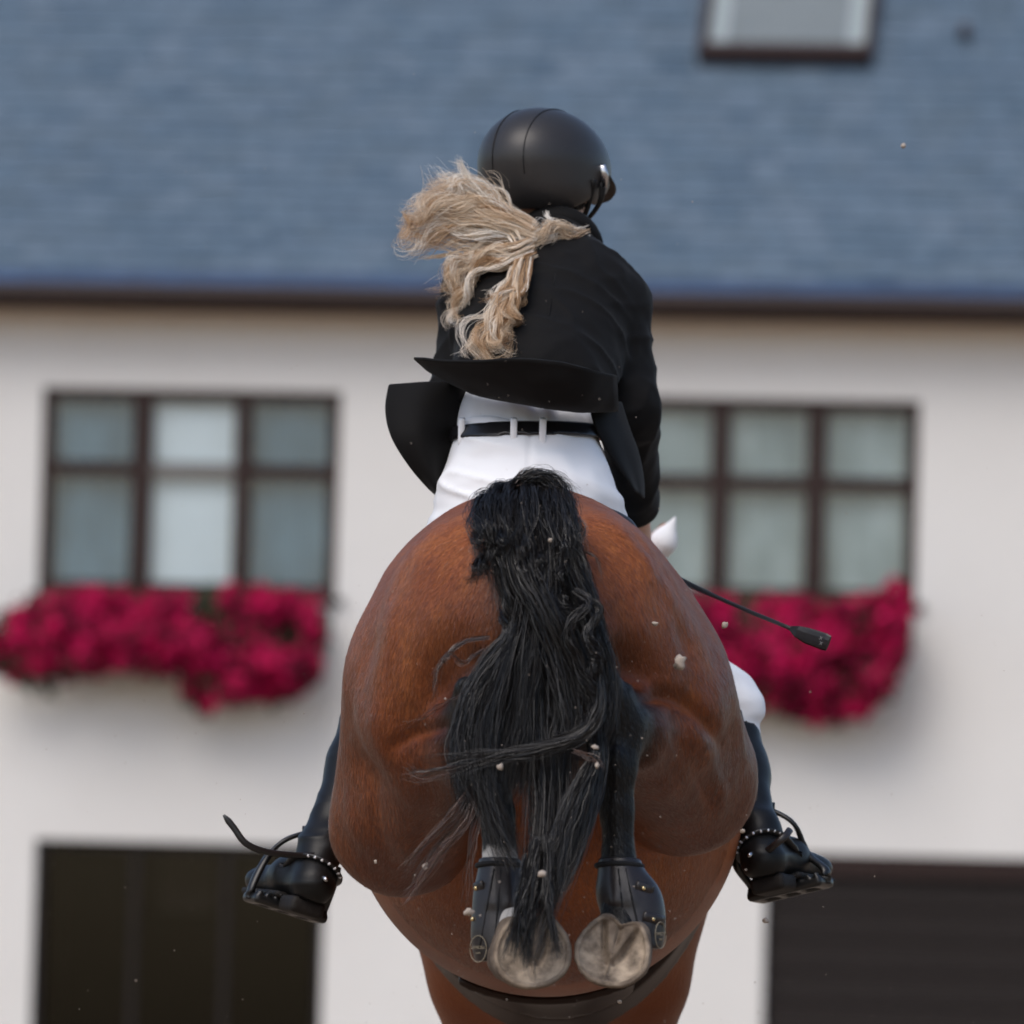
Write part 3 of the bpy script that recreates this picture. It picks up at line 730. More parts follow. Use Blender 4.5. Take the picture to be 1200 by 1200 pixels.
cl -= nn * (cl * nn).sum(1)[:, None]; cl /= np.linalg.norm(cl, axis=1)[:, None]
cl = cl + nn * rf.uniform(.03, .16, NH)[:, None]; sd_ = np.cross(cl, nn); sd_ /= np.linalg.norm(sd_, axis=1)[:, None]
ln_ = rf.uniform(.008, .016, NH)[:, None]; wd_ = rf.uniform(.00035, .0007, NH)[:, None]
Vf = np.stack([base_ - sd_ * wd_, base_ + sd_ * wd_, base_ + cl * ln_], 1).reshape(-1, 3); Ff = np.arange(3 * NH).reshape(-1, 3)
mf = fast_mesh('coat_hair', Vf, Ff)
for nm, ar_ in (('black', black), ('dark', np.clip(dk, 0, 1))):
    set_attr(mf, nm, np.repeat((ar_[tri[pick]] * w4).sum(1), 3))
set_attr(mf, 'sock', np.zeros(3 * NH)); 
pn = nn + rf.normal(0, .16, (NH, 3)); pn /= np.linalg.norm(pn, axis=1)[:, None]
mf.normals_split_custom_set_from_vertices(np.repeat(pn, 3, axis=0).tolist())
M_fur = M_coat.copy(); M_fur.name = 'bay_coat_hair'; nt = M_fur.node_tree; bb = nt.nodes['Principled BSDF']; bb.inputs['Specular IOR Level'].default_value = .42; bb.inputs['Roughness'].default_value = .4
src = bb.inputs['Base Color'].links[0].from_socket; gi = nt.nodes.new('ShaderNodeNewGeometry'); hs = nt.nodes.new('ShaderNodeHueSaturation'); mr = nt.nodes.new('ShaderNodeMapRange'); mr.inputs[3].default_value = .78; mr.inputs[4].default_value = 1.28
nt.links.new(gi.outputs['Random Per Island'], mr.inputs[0]); nt.links.new(mr.outputs[0], hs.inputs['Value']); nt.links.new(src, hs.inputs['Color']); nt.links.new(hs.outputs[0], bb.inputs['Base Color'])
for l in list(bb.inputs['Normal'].links): nt.links.remove(l)
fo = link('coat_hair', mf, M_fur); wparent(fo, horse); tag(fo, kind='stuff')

# ------------------------------------------------------------------ hooves, fetlock boots, tack on the horse
M_hoof = mat('hoof_horn', (0.50, 0.40, 0.30), 0.85, 0.2, noise=(30, (0.085, 0.065, 0.05), 0.36), bump=(90, 0.5, 0.004))
M_hoofdark = mat('dark_hoof_horn', (0.05, 0.04, 0.035), 0.7, 0.3, noise=(30, (0.05, 0.04, 0.035), 0.6), bump=(60, 0.4, 0.003))
def frame(w, up):
    w = np.array(w, float); w /= np.linalg.norm(w); u = np.cross(up, w); u /= np.linalg.norm(u); v = np.cross(w, u); return np.array((u, v, w))
def hoof(center, wdir, up, coronet, m, rx=.060, seed=1):
    """sole faces wdir, heel towards up: wall, rim, sunken sole, frog with its grooves"""
    Q = frame(wdir, up); u, v, w = Q; c = np.array(center); cor = np.array(coronet)
    n = 112; th = np.linspace(0, 2 * np.pi, n, endpoint=False); da = np.abs((th + np.pi) % (2 * np.pi) - np.pi)
    R0 = 1 - .24 * np.exp(-(da / .24) ** 2) + .05 * np.exp(-((da - .62) / .3) ** 2) + .02 * np.cos(3 * th)
    ou, ov = rx * np.sin(th) * R0, .064 * np.cos(th) * R0
    V = []; hb = []
    hs = (cor - c) - w * ((cor - c) @ w)                                  # sideways lean of the pastern
    for k, (sc_, dw) in enumerate(((.55, -.088), (.74, -.074), (.84, -.062), (.89, -.045), (.94, -.028), (.98, -.012), (1.0, -.003), (.995, .002), (.97, .005))):
        bulb = 1 + .10 * np.exp(-((da - .5) / .35) ** 2) * (k < 6)
        q = c + np.outer(ou * sc_ * bulb, u) + np.outer(ov * sc_ * bulb, v) + w * dw + hs * min(1, max(0, -dw / .10)); V.append(q); hb.append(np.full(n, .25 + .1 * (k > 5)))
    for rho in (.93, .89, .86, .83, .79, .74, .68, .61, .54, .46, .38, .30, .22, .14, .07, .01):
        a, b_ = ou * rho, ov * rho
        h = np.where(rho > .85, .005, -.003 - .010 * np.clip((.83 - rho) / .4, 0, 1) ** .7)
        fw = np.interp(b_, [-.016, .0, .048], [0, .009, .022]); ins = np.clip((fw - np.abs(a)) / .004 + .5, 0, 1)
        frog = -.003 + .004 * np.clip(b_ / .05, 0, 1) - .007 * np.exp(-(a / .0035) ** 2) * np.clip((b_ - .002) / .02, 0, 1)
        gro = -.007 * np.exp(-((np.abs(a) - fw - .004) / .004) ** 2) * (b_ > -.014)
        h = np.where(rho > .9, h, h * (1 - ins) + frog * ins + gro * (rho < .86))
        V.append(c + np.outer(a, u) + np.outer(b_, v) + h[:, None] * w)
        hb.append(np.where(rho > .85, .6, .95) * (1 - .6 * ins * (rho < .9)) * (1 + gro * 90))
    V = np.concatenate(V); K = len(V) // n; I = np.arange(K * n).reshape(K, n); J = np.roll(I, -1, 1)
    F = np.stack([I[:-1], J[:-1], J[1:], I[1:]], -1).reshape(-1, 4)
    if np.cross(u, v) @ w > 0: F = F[:, ::-1]
    N = normals(V, F)
    V = V + N * (.0014 * vnoise(V * 60 + seed, 8) + .0008 * vnoise(V * 150, 9))[:, None]
    me = fast_mesh('hoof', V, F); set_attr(me, 'pale', np.clip(np.concatenate(hb), 0, 1))
    o = link('hoof', me, m); wparent(o, horse); sb = o.modifiers.new('subdivision', 'SUBSURF'); sb.levels = 0; sb.render_levels = 1
    return o
nt = M_hoof.node_tree; bsd = nt.nodes['Principled BSDF']; src = bsd.inputs['Base Color'].links[0].from_socket
at_ = nt.nodes.new('ShaderNodeAttribute'); at_.attribute_name = 'pale'; mx_ = nt.nodes.new('ShaderNodeMix'); mx_.data_type = 'RGBA'; mx_.inputs[6].default_value = (.075, .052, .038, 1)
nt.links.new(at_.outputs['Fac'], mx_.inputs[0]); nt.links.new(src, mx_.inputs[7]); nt.links.new(mx_.outputs[2], bsd.inputs['Base Color'])
h1 = hoof(P(624, 1116, -.165), (-.06, -.86, .42), (-.10, 0, 1), P(598, 1112, -.07), M_hoof)
h2 = hoof(P(718, 1116, -.165), (.04, -.84, .48), (.24, 0, 1), P(734, 1108, -.07), M_hoof, .058, 5)
for x in (560, 752): hoof(P(x, 1580, 2.10), (0, -.25, -1), (0, -1, 0), P(x, 1540, 2.06), M_hoofdark)

M_leather = mat('brown_black_leather', (0.020, 0.015, 0.015), 0.36, 0.45, noise=(30, (0.013, 0.010, 0.010), 0.6), bump=(220, 0.25, 0.001))
M_blackl = mat('black_leather', (0.007, 0.0065, 0.007), 0.34, 0.5, noise=(40, (0.010, 0.009, 0.010), 0.5), bump=(160, 0.2, 0.001))
M_neop = mat('black_neoprene', (0.012, 0.011, 0.012), 0.8, 0.3, noise=(60, (0.008, 0.008, 0.008), 0.5))
M_brass = mat('brass_stud', (0.75, 0.60, 0.35), 0.25, 0.5, 1.0, noise=(80, (0.6, 0.45, 0.22), 0.5))
M_print = mat('pale_print', (0.26, 0.22, 0.16), 0.6, 0.3, noise=(100, (0.2, 0.17, 0.12), 0.5))
def text_mesh(txt, size, extr):
    cu = bpy.data.curves.new('lettering', 'FONT'); cu.body = txt; cu.size = size; cu.extrude = extr; cu.align_x = 'CENTER'; cu.align_y = 'CENTER'
    t = bpy.data.objects.new('lettering', cu); COL.objects.link(t)
    dg = bpy.context.evaluated_depsgraph_get(); me = bpy.data.meshes.new_from_object(t.evaluated_get(dg)); me.materials.clear()
    bpy.data.objects.remove(t); bpy.data.curves.remove(cu); return me
def place(o, c, u, v, w, par):
    Q = Matrix(((u[0], v[0], w[0], c[0]), (u[1], v[1], w[1], c[1]), (u[2], v[2], w[2], c[2]), (0, 0, 0, 1)))
    o.parent = par
    o.matrix_parent_inverse = Matrix.Identity(4)
    o.matrix_local = par_world(par).inverted() @ Q
def par_world(p):
    m = Matrix.Translation(p.location)
    return m
def fetlock_boot(top, fet, low, side, label):
    """leather cup round the hind fetlock, open in front, fastened with two straps on the outside"""
    f = Field(np.minimum(P(*top), P(*low)) - .10, np.maximum(P(*top), P(*low)) + .10, 0.003)
    f.chain([P(*top), P(*fet), P(*low)], [S(25.5), S(29), S(29)], .02)
    cup = P(low[0] + side * 14, low[1] - 34, fet[2] - .008); f.ell(cup, (.030, .034, .055), .03)
    for dx in (-9, 9): f.limb(P(top[0] + dx * .6, top[1], top[2] - .022), P(fet[0] + dx, fet[1] + 10, fet[2] - .036), .008, .010, .010)
    f.half(P(top[0], top[1], 0), (0.0, 0.1, 1)); f.half(P(low[0], low[1], 0), (0, 0, -1))
    V, F = f.mesh(2)
    sh = link('fetlock_boot', fast_mesh('fetlock_boot', V, F), M_leather); wparent(sh, horse); sh['label'] = label
    def edge(px, py, y0=-.4):                                  # surface point
        ys = np.arange(y0, .1, .002); pts = np.array([P(px, py, y) for y in ys]); d = f.sample(pts); i = np.argmax(d < 0); return pts[i]
    par = sh
    def sub(mb, name, m, **kw):
        o = mb.build(name, m, None, **kw); o.parent = par; o.matrix_parent_inverse = Matrix.Identity(4) ; o.location = (0, 0, 0); return o
    # rim roll at the top
    a = np.linspace(0, 2 * math.pi, 28); c = P(*top); r = S(26.5)
    sub(MB().tube([c + np.array((r * math.cos(t), r * math.sin(t), -.004 - .1 * r * math.sin(t))) for t in a], .0042, 8), 'rim', M_neop, smooth=True)
    for dx in (-3, 14):
        q = [edge(top[0] + side * (dx * (.5 + .5 * t) + 10 * t), top[1] + 6 + (low[1] - top[1] - 22) * t) + np.array((0, -.0005, 0)) for t in np.linspace(0, 1, 10)]
        q = [x for x in q if x[1] > -.39]
        if len(q) > 3: sub(MB().tube(q, .0016, 6), 'piping', M_neop, smooth=True)
    # straps, studs
    for k, (yy, rr) in enumerate(((top[1] + 22, 33), (top[1] + 58, 40))):
        pts = []
        xs = np.linspace(.35, .95, 7)
        for q in xs:
            px = top[0] + side * (4 + (rr) * q) + side * (0.28 * (yy - top[1])) * .6; e = edge(px, yy + 10 * q)
            if e[1] < -.39: continue
            pts.append(e + np.array((0, -.002, 0)))
        if len(pts) > 2: sub(MB().tube(pts, .008, 8, flat=.35, up=(0, 1, 0)), 'strap', M_leather, smooth=True)
        for fx in np.arange(.72, .1, -.06):
            e = edge(top[0] + side * (rr * fx + .17 * (yy - top[1])), yy + 7)
            if e[1] > -.39: break
        bm = MB(); bm.tube([e + np.array((0, 0, 0)), e + np.array((side * .001, -.004, 0)), e + np.array((side * .001, -.0055, 0))], [.0036, .0036, .0015], 10); sub(bm, 'stud', M_brass, smooth=True)
    # oval badge with the maker's lettering
    bx, by = low[0] + side * 36, low[1] - 16
    e = edge(bx - side * 6, by); g = 0.004
    e1 = edge(bx - side * 6 + 5, by); e2 = edge(bx - side * 6, by - 6)
    u = e1 - e; u = u / np.linalg.norm(u); v = e2 - e; v -= u * (u @ v); v /= np.linalg.norm(v); w = np.cross(u, v)
    bd = MB(); n = 24; ring = [e + w * .003 + .017 * math.cos(2*math.pi*k/n) * u + .020 * math.sin(2*math.pi*k/n) * v for k in range(n)]
    bd.tube(ring + ring[:1], .0008, 6); sub(bd, 'badge_rim', M_print, smooth=True)
    for txt, dv, sz in (('LAMICELL', .002, .0066), ('LAMI', -.0065, .0045)):
        t = link('lettering', text_mesh(txt, sz, .0004), M_print); place(t, e + w * .0035 + v * dv, u, v, w, par)
    return sh
fetlock_boot((586, 1012, -.058), (588, 1048, -.062), (592, 1128, -.085), -1, 'dark leather fetlock boot over the white sock')
fetlock_boot((726, 1012, -.058), (731, 1046, -.062), (742, 1112, -.085), 1, 'dark leather fetlock boot on the black right hind leg')

# girth, belly guard, saddle pad and saddle
def shell(name, off0, off1, cuts, m, par, h=.010, lo=(-.5, .7, 1.0), hi=(.62, 1.95, 2.2), thin=None):
    i0 = np.maximum(((np.array(lo) - HF.lo) / HF.h).astype(int), 0); i1 = ((np.array(hi) - HF.lo) / HF.h).astype(int)
    D = HF.D[i0[0]:i1[0], i0[1]:i1[1], i0[2]:i1[2]].copy(); lo_ = HF.lo + i0 * HF.h
    X = HF.ax[0][i0[0]:i1[0]][:, None, None]; Y = HF.ax[1][i0[1]:i1[1]][None, :, None]; Z = HF.ax[2][i0[2]:i1[2]][None, None, :]
    d = np.maximum(D - off1, off0 - D)
    for p, n in cuts:
        n = np.array(n, float) / np.linalg.norm(n); d = np.maximum(d, (X - p[0]) * n[0] + (Y - p[1]) * n[1] + (Z - p[2]) * n[2])
    V, F = surface_nets(d.astype(np.float32), lo_, HF.h, 3)
    o = link(name, fast_mesh(name, V, F), m)
    if par is not None: wparent(o, par)
    return o
M_tan = mat('brown_saddle_leather', (0.022, 0.009, 0.005), 0.4, 0.25, noise=(20, (0.012, 0.005, 0.0035), 0.6), bump=(160, 0.2, 0.001))
M_white = mat('white_cotton', (0.80, 0.80, 0.80), 0.85, 0.2, noise=(30, (0.74, 0.74, 0.75), 0.5), bump=(120, 0.3, 0.002))
M_saddle = mat('saddle_leather', (0.012, 0.008, 0.006), 0.38, 0.4, noise=(25, (0.008, 0.006, 0.005), 0.5), bump=(120, 0.2, 0.001))
cx = P(648, 900, 1.4)[0]; zb = P(648, 900, 1.4)[2]
g_o = empty('girth', P(648, 1190, 1.5)); tag(g_o, 'brown leather girth with belly guard strapped under the horse', 'girth')
shell('strap', .001, .016, [((0, 1.50, 0), (0, -1, 0)), ((0, 1.60, 0), (0, 1, 0)), ((0, 0, zb + .1), (0, 0, 1))], M_tan, g_o)
shell('belly_guard', .001, .022, [((0, 1.28, 0), (0, -1, 0)), ((0, 1.499, 0), (0, 1, 0)), ((cx - .15, 0, 0), (-1, 0, 0)), ((cx + .15, 0, 0), (1, 0, 0)), ((0, 0, zb - .2), (0, 0, 1))], M_tan, g_o)
sd_o = empty('saddle', P(645, 640, 1.2)); tag(sd_o, 'dark leather saddle between the rider and the white pad', 'saddle')
pad = shell('saddle_pad', .001, .014, [((0, .98, 0), (0, -1, 0)), ((0, 1.58, 0), (0, 1, 0)), ((0, 0, P(640, 770, 1.3)[2]), (0, 0, -1))], M_white, None)
tag(pad, 'white cotton saddle pad under the saddle', 'saddle pad')
shell('flap', .010, .029, [((0, 1.20, 0), (0, -1, 0)), ((0, 1.48, 0), (0, 1, 0)), ((0, 0, P(640, 800, 1.3)[2]), (0, 0, -1))], M_saddle, sd_o)
f = Field(P(645, 700, 1.2) - .35, P(645, 700, 1.2) + .40, .008)
T = P(646, 652, 1.2)
f.ell(T + (0, -.02, .0), (.15, .26, .05), .03); f.ell(T + (0, -.24, .03), (.14, .05, .05), .06); f.ell(T + (0, .20, .03), (.07, .06, .06), .06)
V, F = f.mesh(2); wparent(link('seat', fast_mesh('seat', V, F), M_saddle), sd_o)
# white ear bonnet on the far ears
f = Field(P(735, 640, 2.62) - .16, P(735, 640, 2.62) + .16, .004)
for x0, x1, xt in ((758, 778, 792), (690, 682, 676)):
    f.chain([P(x0, 662, 2.62), P(x1, 634, 2.60), P(xt, 605, 2.59)], [S(15, 2.6), S(15, 2.6), S(1.5, 2.6)], .012)
f.ell(P(722, 678, 2.66), (.075, .07, .05), .03)
V, F = f.mesh(2); eb = link('ear_bonnet', fast_mesh('ear_bonnet', V, F), M_white); tag(eb, 'white ear bonnet, one pointed ear showing past the right flank', 'ear bonnet')

# ------------------------------------------------------------------ rider
RB = P(620, 640, 1.1)
rider = empty('person', RB)
tag(rider, 'rider in black jacket, white breeches, helmet and tall black boots, seen from behind', 'person')
M_skin = mat('skin', (0.62, 0.40, 0.30), 0.5, 0.4, noise=(30, (0.57, 0.34, 0.25), 0.5), subsurf=0.1)
M_jacket = mat('black_jacket_cloth', (0.0042, 0.0038, 0.0038), 0.8, 0.2, noise=(60, (0.0034, 0.003, 0.003), 0.5), bump=(900, 0.15, 0.0006), sheen=0.03)
M_breech = mat('white_breeches_cloth', (0.87, 0.88, 0.90), 0.8, 0.25, noise=(14, (0.83, 0.84, 0.87), 0.5), bump=(500, 0.15, 0.0008))
M_shirt = mat('white_shirt_cloth', (0.78, 0.79, 0.81), 0.8, 0.2, noise=(14, (0.72, 0.73, 0.76), 0.5))
M_glove = mat('pale_glove', (0.62, 0.52, 0.46), 0.7, 0.3, noise=(40, (0.55, 0.45, 0.38), 0.5))
p_hip = P(619, 590, 1.08); p_waist = P(617, 505, 1.14); p_rib = P(634, 400, 1.29); p_sh = P(643, 345, 1.37); p_neck = P(653, 290, 1.43); p_head = P(643, 208, 1.50)
tz = p_neck - p_waist; tz /= np.linalg.norm(tz); tx = np.array((1.0, .12, 0.0)); tx -= tz * (tx @ tz); tx /= np.linalg.norm(tx); ty = np.cross(tz, tx); TQ = (tx, ty, tz)
hz = np.array((0, .35, 1.0)); hz /= np.linalg.norm(hz); hx = np.array((1.0, 0, 0)); hy = np.cross(hz, hx); HQ = (hx, hy, hz)
YAW = -0.50                                                    # head turned to the right
fdir = np.array((-math.sin(YAW), math.cos(YAW), 0.0)); rdir = np.array((math.cos(YAW), math.sin(YAW), 0.0)); udir = np.array((0, 0, 1.0))
fd = fdir * math.cos(.12) - udir * math.sin(.12); ud = np.cross(rdir, fd); FQ = (rdir, fd, ud)
ARM_R = [P(714, 362, 1.40), P(736, 478, 1.34), P(745, 590, 1.58)]; ARM_L = [P(562, 362, 1.40), P(541, 470, 1.36), P(565, 592, 1.60)]
HAND_R = P(744, 640, 1.70); HAND_L = P(575, 612, 1.68)
LEG_R = [P(656, 622, 1.10), P(847, 834, 1.33), P(897, 975, 1.14)]; LEG_L = [P(576, 616, 1.10), P(458, 800, 1.33), P(368, 1000, 1.13)]
def torso(f, o=0.0, k=.05, parts='pwrs'):
    if 'p' in parts: f.ell(p_hip, (.143 + o, .122 + o, .150 + o), k, HQ)
    if 'w' in parts: f.ell(p_waist, (.110 + o, .090 + o, .15 + o), k, TQ)
    if 'r' in parts: f.ell(p_rib, (.130 + o, .102 + o, .17 + o), k, TQ)
    if 's' in parts: f.ell(p_sh, (.150 + o, .082 + o, .085 + o), k, TQ)
def arms(f, o=0.0, k=.03):
    for A in (ARM_R, ARM_L):
        f.limb(A[0], A[1], .050 + o, .040 + o, k); f.limb(A[1], A[2], .039 + o, .026 + o, k * .6)
def thighs(f, o=0.0, k=.05):
    for Lg in (LEG_R, LEG_L):
        f.limb(Lg[0], Lg[1], .085 + o, .054 + o, k)
    f.ell(LEG_R[1] + (.005, -.01, 0), (.06 + o, .06 + o, .06 + o), .03)
LO, HI = np.array((-.45, .80, 1.2)), np.array((.52, 1.95, 2.78))
f = Field(LO, HI, .0055)
torso(f, -.008); arms(f, -.008); thighs(f, -.008)
for Lg in (LEG_R, LEG_L): f.limb(Lg[1], Lg[2], .036, .020, .03)
f.limb(p_sh, p_head - .05 * ud, .060, .050, .03)
f.ell(p_head + .01 * fd + ud * .01, (.072, .092, .098), .02, FQ); f.limb(p_head + .045 * fd - .07 * ud, p_head + .062 * fd - .088 * ud, .045, .030, .03)
f.limb(p_head + .095 * fd - .005 * ud, p_head + .112 * fd - .038 * ud, .009, .015, .012)      # nose
for s in (-1, 1):
    f.ell(p_head + s * .030 * rdir + .088 * fd + .004 * ud, (.018, .014, .012), .006, FQ, 'cut')    # eye sockets
    f.ell(p_head + s * .030 * rdir + .082 * fd + .004 * ud, (.013, .013, .011), .003, FQ)          # eyes
    f.ell(p_head + s * .076 * rdir - .004 * fd - .018 * ud, (.010, .022, .032), .008, FQ)          # ears
f.ell(p_head + .100 * fd - .058 * ud, (.024, .010, .008), .006, FQ)                          # lips
for A, Hh, s in ((ARM_R, HAND_R, 1), (ARM_L, HAND_L, -1)):
    d = Hh - A[2]; d /= np.linalg.norm(d); side = np.array((s, 0, 0.0)); nrm = np.cross(d, side)
    f.limb(A[2], Hh, .024, .030, .02)
    for k, ln in enumerate((.034, .038, .035, .028)):                                        # four curled fingers
        b0 = Hh + d * .018 + np.array((0, 0, 1.0)) * (.030 - .020 * k); k1 = b0 + d * ln; k2 = k1 - side * .030 + d * .004; k3 = k2 - d * .024
        f.chain([b0, k1, k2, k3], [.0095, .009, .0085, .008], .004)
    t0 = Hh + np.array((0, 0, .028)) - side * .012; f.chain([t0, t0 + d * .028 - side * .012 + (0, 0, .010), t0 + d * .052 - side * .016 + (0, 0, .006)], [.012, .010, .008], .008)
V, F = f.mesh(2); me = fast_mesh('body', V, F); bo = link('body', me, M_skin); wparent(bo, rider)
del f
# breeches
f = Field(LO, (HI[0], HI[1], 2.35), .0055)
torso(f, .004, .05, 'pw'); thighs(f, .004)
bz = P(615, 494, 1.05)[2]; f.half((0, 0, bz), (.03, 0, 1))
for Lg in (LEG_R, LEG_L):
    d = Lg[2] - Lg[1]; d /= np.linalg.norm(d)
f.half(P(857, 878, 1.33), (0, 0, -1))
V, F = f.mesh(3); N = normals(V, F)
wr = 0.0045 * vnoise(V * np.array((16, 16, 48)), 11) + .0022 * vnoise(V * np.array((30, 30, 14)), 12)
q_ = V - p_hip; wr = wr + .0075 * ((1 - np.abs(vnoise(V * np.array((7, 7, 30)) + q_[:, :1] * np.array((0, 0, 9)), 41))) ** 4 - .2) * np.clip(np.abs(q_[:, 0]) / .09, .25, 1)
wr = wr - .004 * np.exp(-((q_[:, 0] + .01 * q_[:, 2]) / .004) ** 2) * (q_[:, 1] < 0) * (q_[:, 2] > -.2)
V = V + N * wr[:, None]; br = link('breeches', fast_mesh('breeches', V, F), M_breech); wparent(br, rider)
BF = f
# shirt
f = Field(LO + (0, 0, .5), HI, .005); torso(f, .009, .05, 'wr'); f.half((0, 0, bz - .01), (0, 0, -1)); f.half(P(640, 405, 1.2), TQ[2])
V, F = f.mesh(2); N = normals(V, F); V = V + N * (.0040 * vnoise(V * np.array((55, 20, 9)), 13))[:, None]
wparent(link('shirt', fast_mesh('shirt', V, F), M_shirt), rider)
# belt with loops
f = Field(LO + (0, 0, .5), (HI[0], HI[1], 2.45), .004); torso(f, .012, .05, 'pw')
nb = np.array((-.045, .0, 1.0)); pc = P(615, 504, 1.05); f.half(pc + nb * .0125, nb); f.half(pc - nb * .0125, -nb)
V, F = f.mesh(1); belt = link('belt', fast_mesh('belt', V, F), M_blackl); wparent(belt, rider)
def front_of(fl, px, py, y0=.6, y1=1.9):
    ys = np.arange(y0, y1, .003); pts = np.array([P(px, py, y) for y in ys]); d = fl.sample(pts); i = np.argmax(d < 0); return pts[i]
for px in (602, 636, 541):
    a = front_of(f, px, 504); q = MB(); q.tube([a + (0, .004, .020), a + (0, -.004, .016), a + (0, -.006, 0), a + (0, -.004, -.018), a + (.001, .003, -.034)], .0058, 8, flat=.35, up=(0, 1, 0))
    q.build('belt_loop', M_breech, rider, smooth=True)
# jacket body and sleeves
f = Field(LO + (0, 0, .4), HI, .0055)
torso(f, .016, .05, 'rs'); f.ell(p_waist + tz * .10, (.132, .110, .10), .05, TQ)
f.half(P(640, 452, 1.2), (.04, .25, -1.0))
for s_, A in ((1, ARM_R), (-1, ARM_L)): f.limb(p_sh + tx * s_ * .07 + tz * .015, A[0], .070, .056, .05)
arms(f, .0145, .035); f.limb(p_sh + tz * .03, p_neck + tz * .01, .080, .062, .05)
JT = f
V, F = f.mesh(2); N = normals(V, F)
inarm = np.minimum(seg_dist(V, ARM_R)[0], seg_dist(V, ARM_L)[0])
rid = lambda q, s: (1 - np.abs(vnoise(q, s))) ** 3
tc_ = np.stack([(V - p_rib) @ tx, (V - p_rib) @ ty, (V - p_rib) @ tz], 1)
wr = np.where(inarm < .075, .0055, .0030) * (rid(V * np.array((11, 11, 22)), 14) - .35) + .0050 * (rid(tc_ * np.array((6, 6, 24)) + tc_[:, :1] * 4, 15) - .35) + .0012 * vnoise(V * 50, 16)
V = V + N * wr[:, None]
jk = link('jacket', fast_mesh('jacket', V, F), M_jacket); wparent(jk, rider); jk['label'] = 'black riding jacket with its tails blown up and out'
def under(mb_or_obj, par):
    mb_or_obj.parent = par; mb_or_obj.matrix_parent_inverse = Matrix.Identity(4); mb_or_obj.location = (0, 0, 0); return mb_or_obj
def sheet(name, left, right, n, par, m, bulge=0.0, rip=0.0, th=.004, seed=0):
    """cloth between two edge curves given as (px,py,Y)"""
    A = Pv(spline(left, n)); B = Pv(spline(right, n)); t = np.linspace(0, 1, n)
    G = A[:, None] * (1 - t)[None, :, None] + B[:, None] * t[None, :, None]
    s = np.sin(np.pi * t)[None, :, None]; v = t[:, None, None]
    G = G + np.array((0, -1, 0)) * bulge * s
    G[..., 1] += rip * np.sin(t[None, :] * 9 + seed + 2 * t[:, None]) * (.3 + t[:, None])
    V = G.reshape(-1, 3); I = np.arange(n * n).reshape(n, n); F = np.stack([I[:-1, :-1], I[:-1, 1:], I[1:, 1:], I[1:, :-1]], -1).reshape(-1, 4)
    o = link(name, fast_mesh(name, V, F), m); under(o, par)
    so = o.modifiers.new('thickness', 'SOLIDIFY'); so.thickness = th; so.offset = 0
    sb = o.modifiers.new('subdivision', 'SUBSURF'); sb.levels = 0; sb.render_levels = 1
    return o
def yof(px, py, off=-.006):
    p = front_of(JT, px, py); return p[1] + off
# back skirt lifted by the wind towards the camera: root line on the waist, free edge out behind
root = [(534, 452, 1.17), (560, 456, 1.075), (600, 462, 1.04), (650, 468, 1.035), (690, 472, 1.07), (722, 478, 1.16)]
free = [(485, 420, .98), (545, 423, .90), (600, 420, .87), (650, 424, .87), (690, 432, .90), (722, 440, .99)]
lowr = [(500, 432, 1.05), (550, 457, .97), (600, 470, .93), (650, 477, .93), (690, 480, .97), (724, 478, 1.05)]
def sheet3(name, rows, n, par, m):
    R = [spline(r, n) for r in rows]; t = np.linspace(0, len(rows) - 1, n)
    G = np.stack([spline([r[i] for r in R], n) for i in range(n)], 1); V = Pv(G).reshape(-1, 3)
    V = V + np.array((0, 1, .5)) * (.006 * vnoise(V * 16, 31) + .003 * vnoise(V * 40, 32))[:, None]
    I = np.arange(n * n).reshape(n, n); F = np.stack([I[:-1, :-1], I[:-1, 1:], I[1:, 1:], I[1:, :-1]], -1).reshape(-1, 4)
    o = link(name, fast_mesh(name, V, F), m); under(o, par)
    so = o.modifiers.new('thickness', 'SOLIDIFY'); so.thickness = .004; so.offset = 0
    return o
sheet3('back_skirt', [root, lowr, free], 26, jk, M_jacket)
sheet('left_tail', [(455, 450, 1.12), (451, 480, 1.08), (458, 512, 1.05), (478, 545, 1.06), (498, 568, 1.08), (514, 582, 1.10)],
      [(548, 446, 1.17), (545, 475, 1.15), (541, 500, 1.13), (533, 530, 1.12), (525, 560, 1.11), (518, 585, 1.10)], 24, jk, M_jacket, .02, .008)
sheet('right_tail', [(690, 474, 1.08), (697, 500, 1.06), (712, 530, 1.08), (730, 556, 1.10), (742, 574, 1.12)],
      [(728, 470, 1.20), (737, 500, 1.20), (748, 530, 1.20), (754, 560, 1.20), (755, 585, 1.20)], 20, jk, M_jacket, .015, .004, seed=2)
# collar and centre seam
a = np.linspace(-2.3, 2.3, 22); cc = p_neck + tz * .015
q = MB(); q.tube([cc + tx * .064 * math.sin(t) - ty * .058 * math.cos(t) + tz * .010 * math.cos(t) for t in a], .016, 10, flat=.55, up=tuple(ty)); under(q.build('collar', M_jacket, None, smooth=True), jk)
pts = [front_of(JT, x, y) + (0, -.001, 0) for x, y in ((652, 312), (648, 340), (643, 370), (638, 400), (634, 430))]
under(MB().tube(pts, .0016, 6).build('back_seam', M_jacket, None, smooth=True), jk)

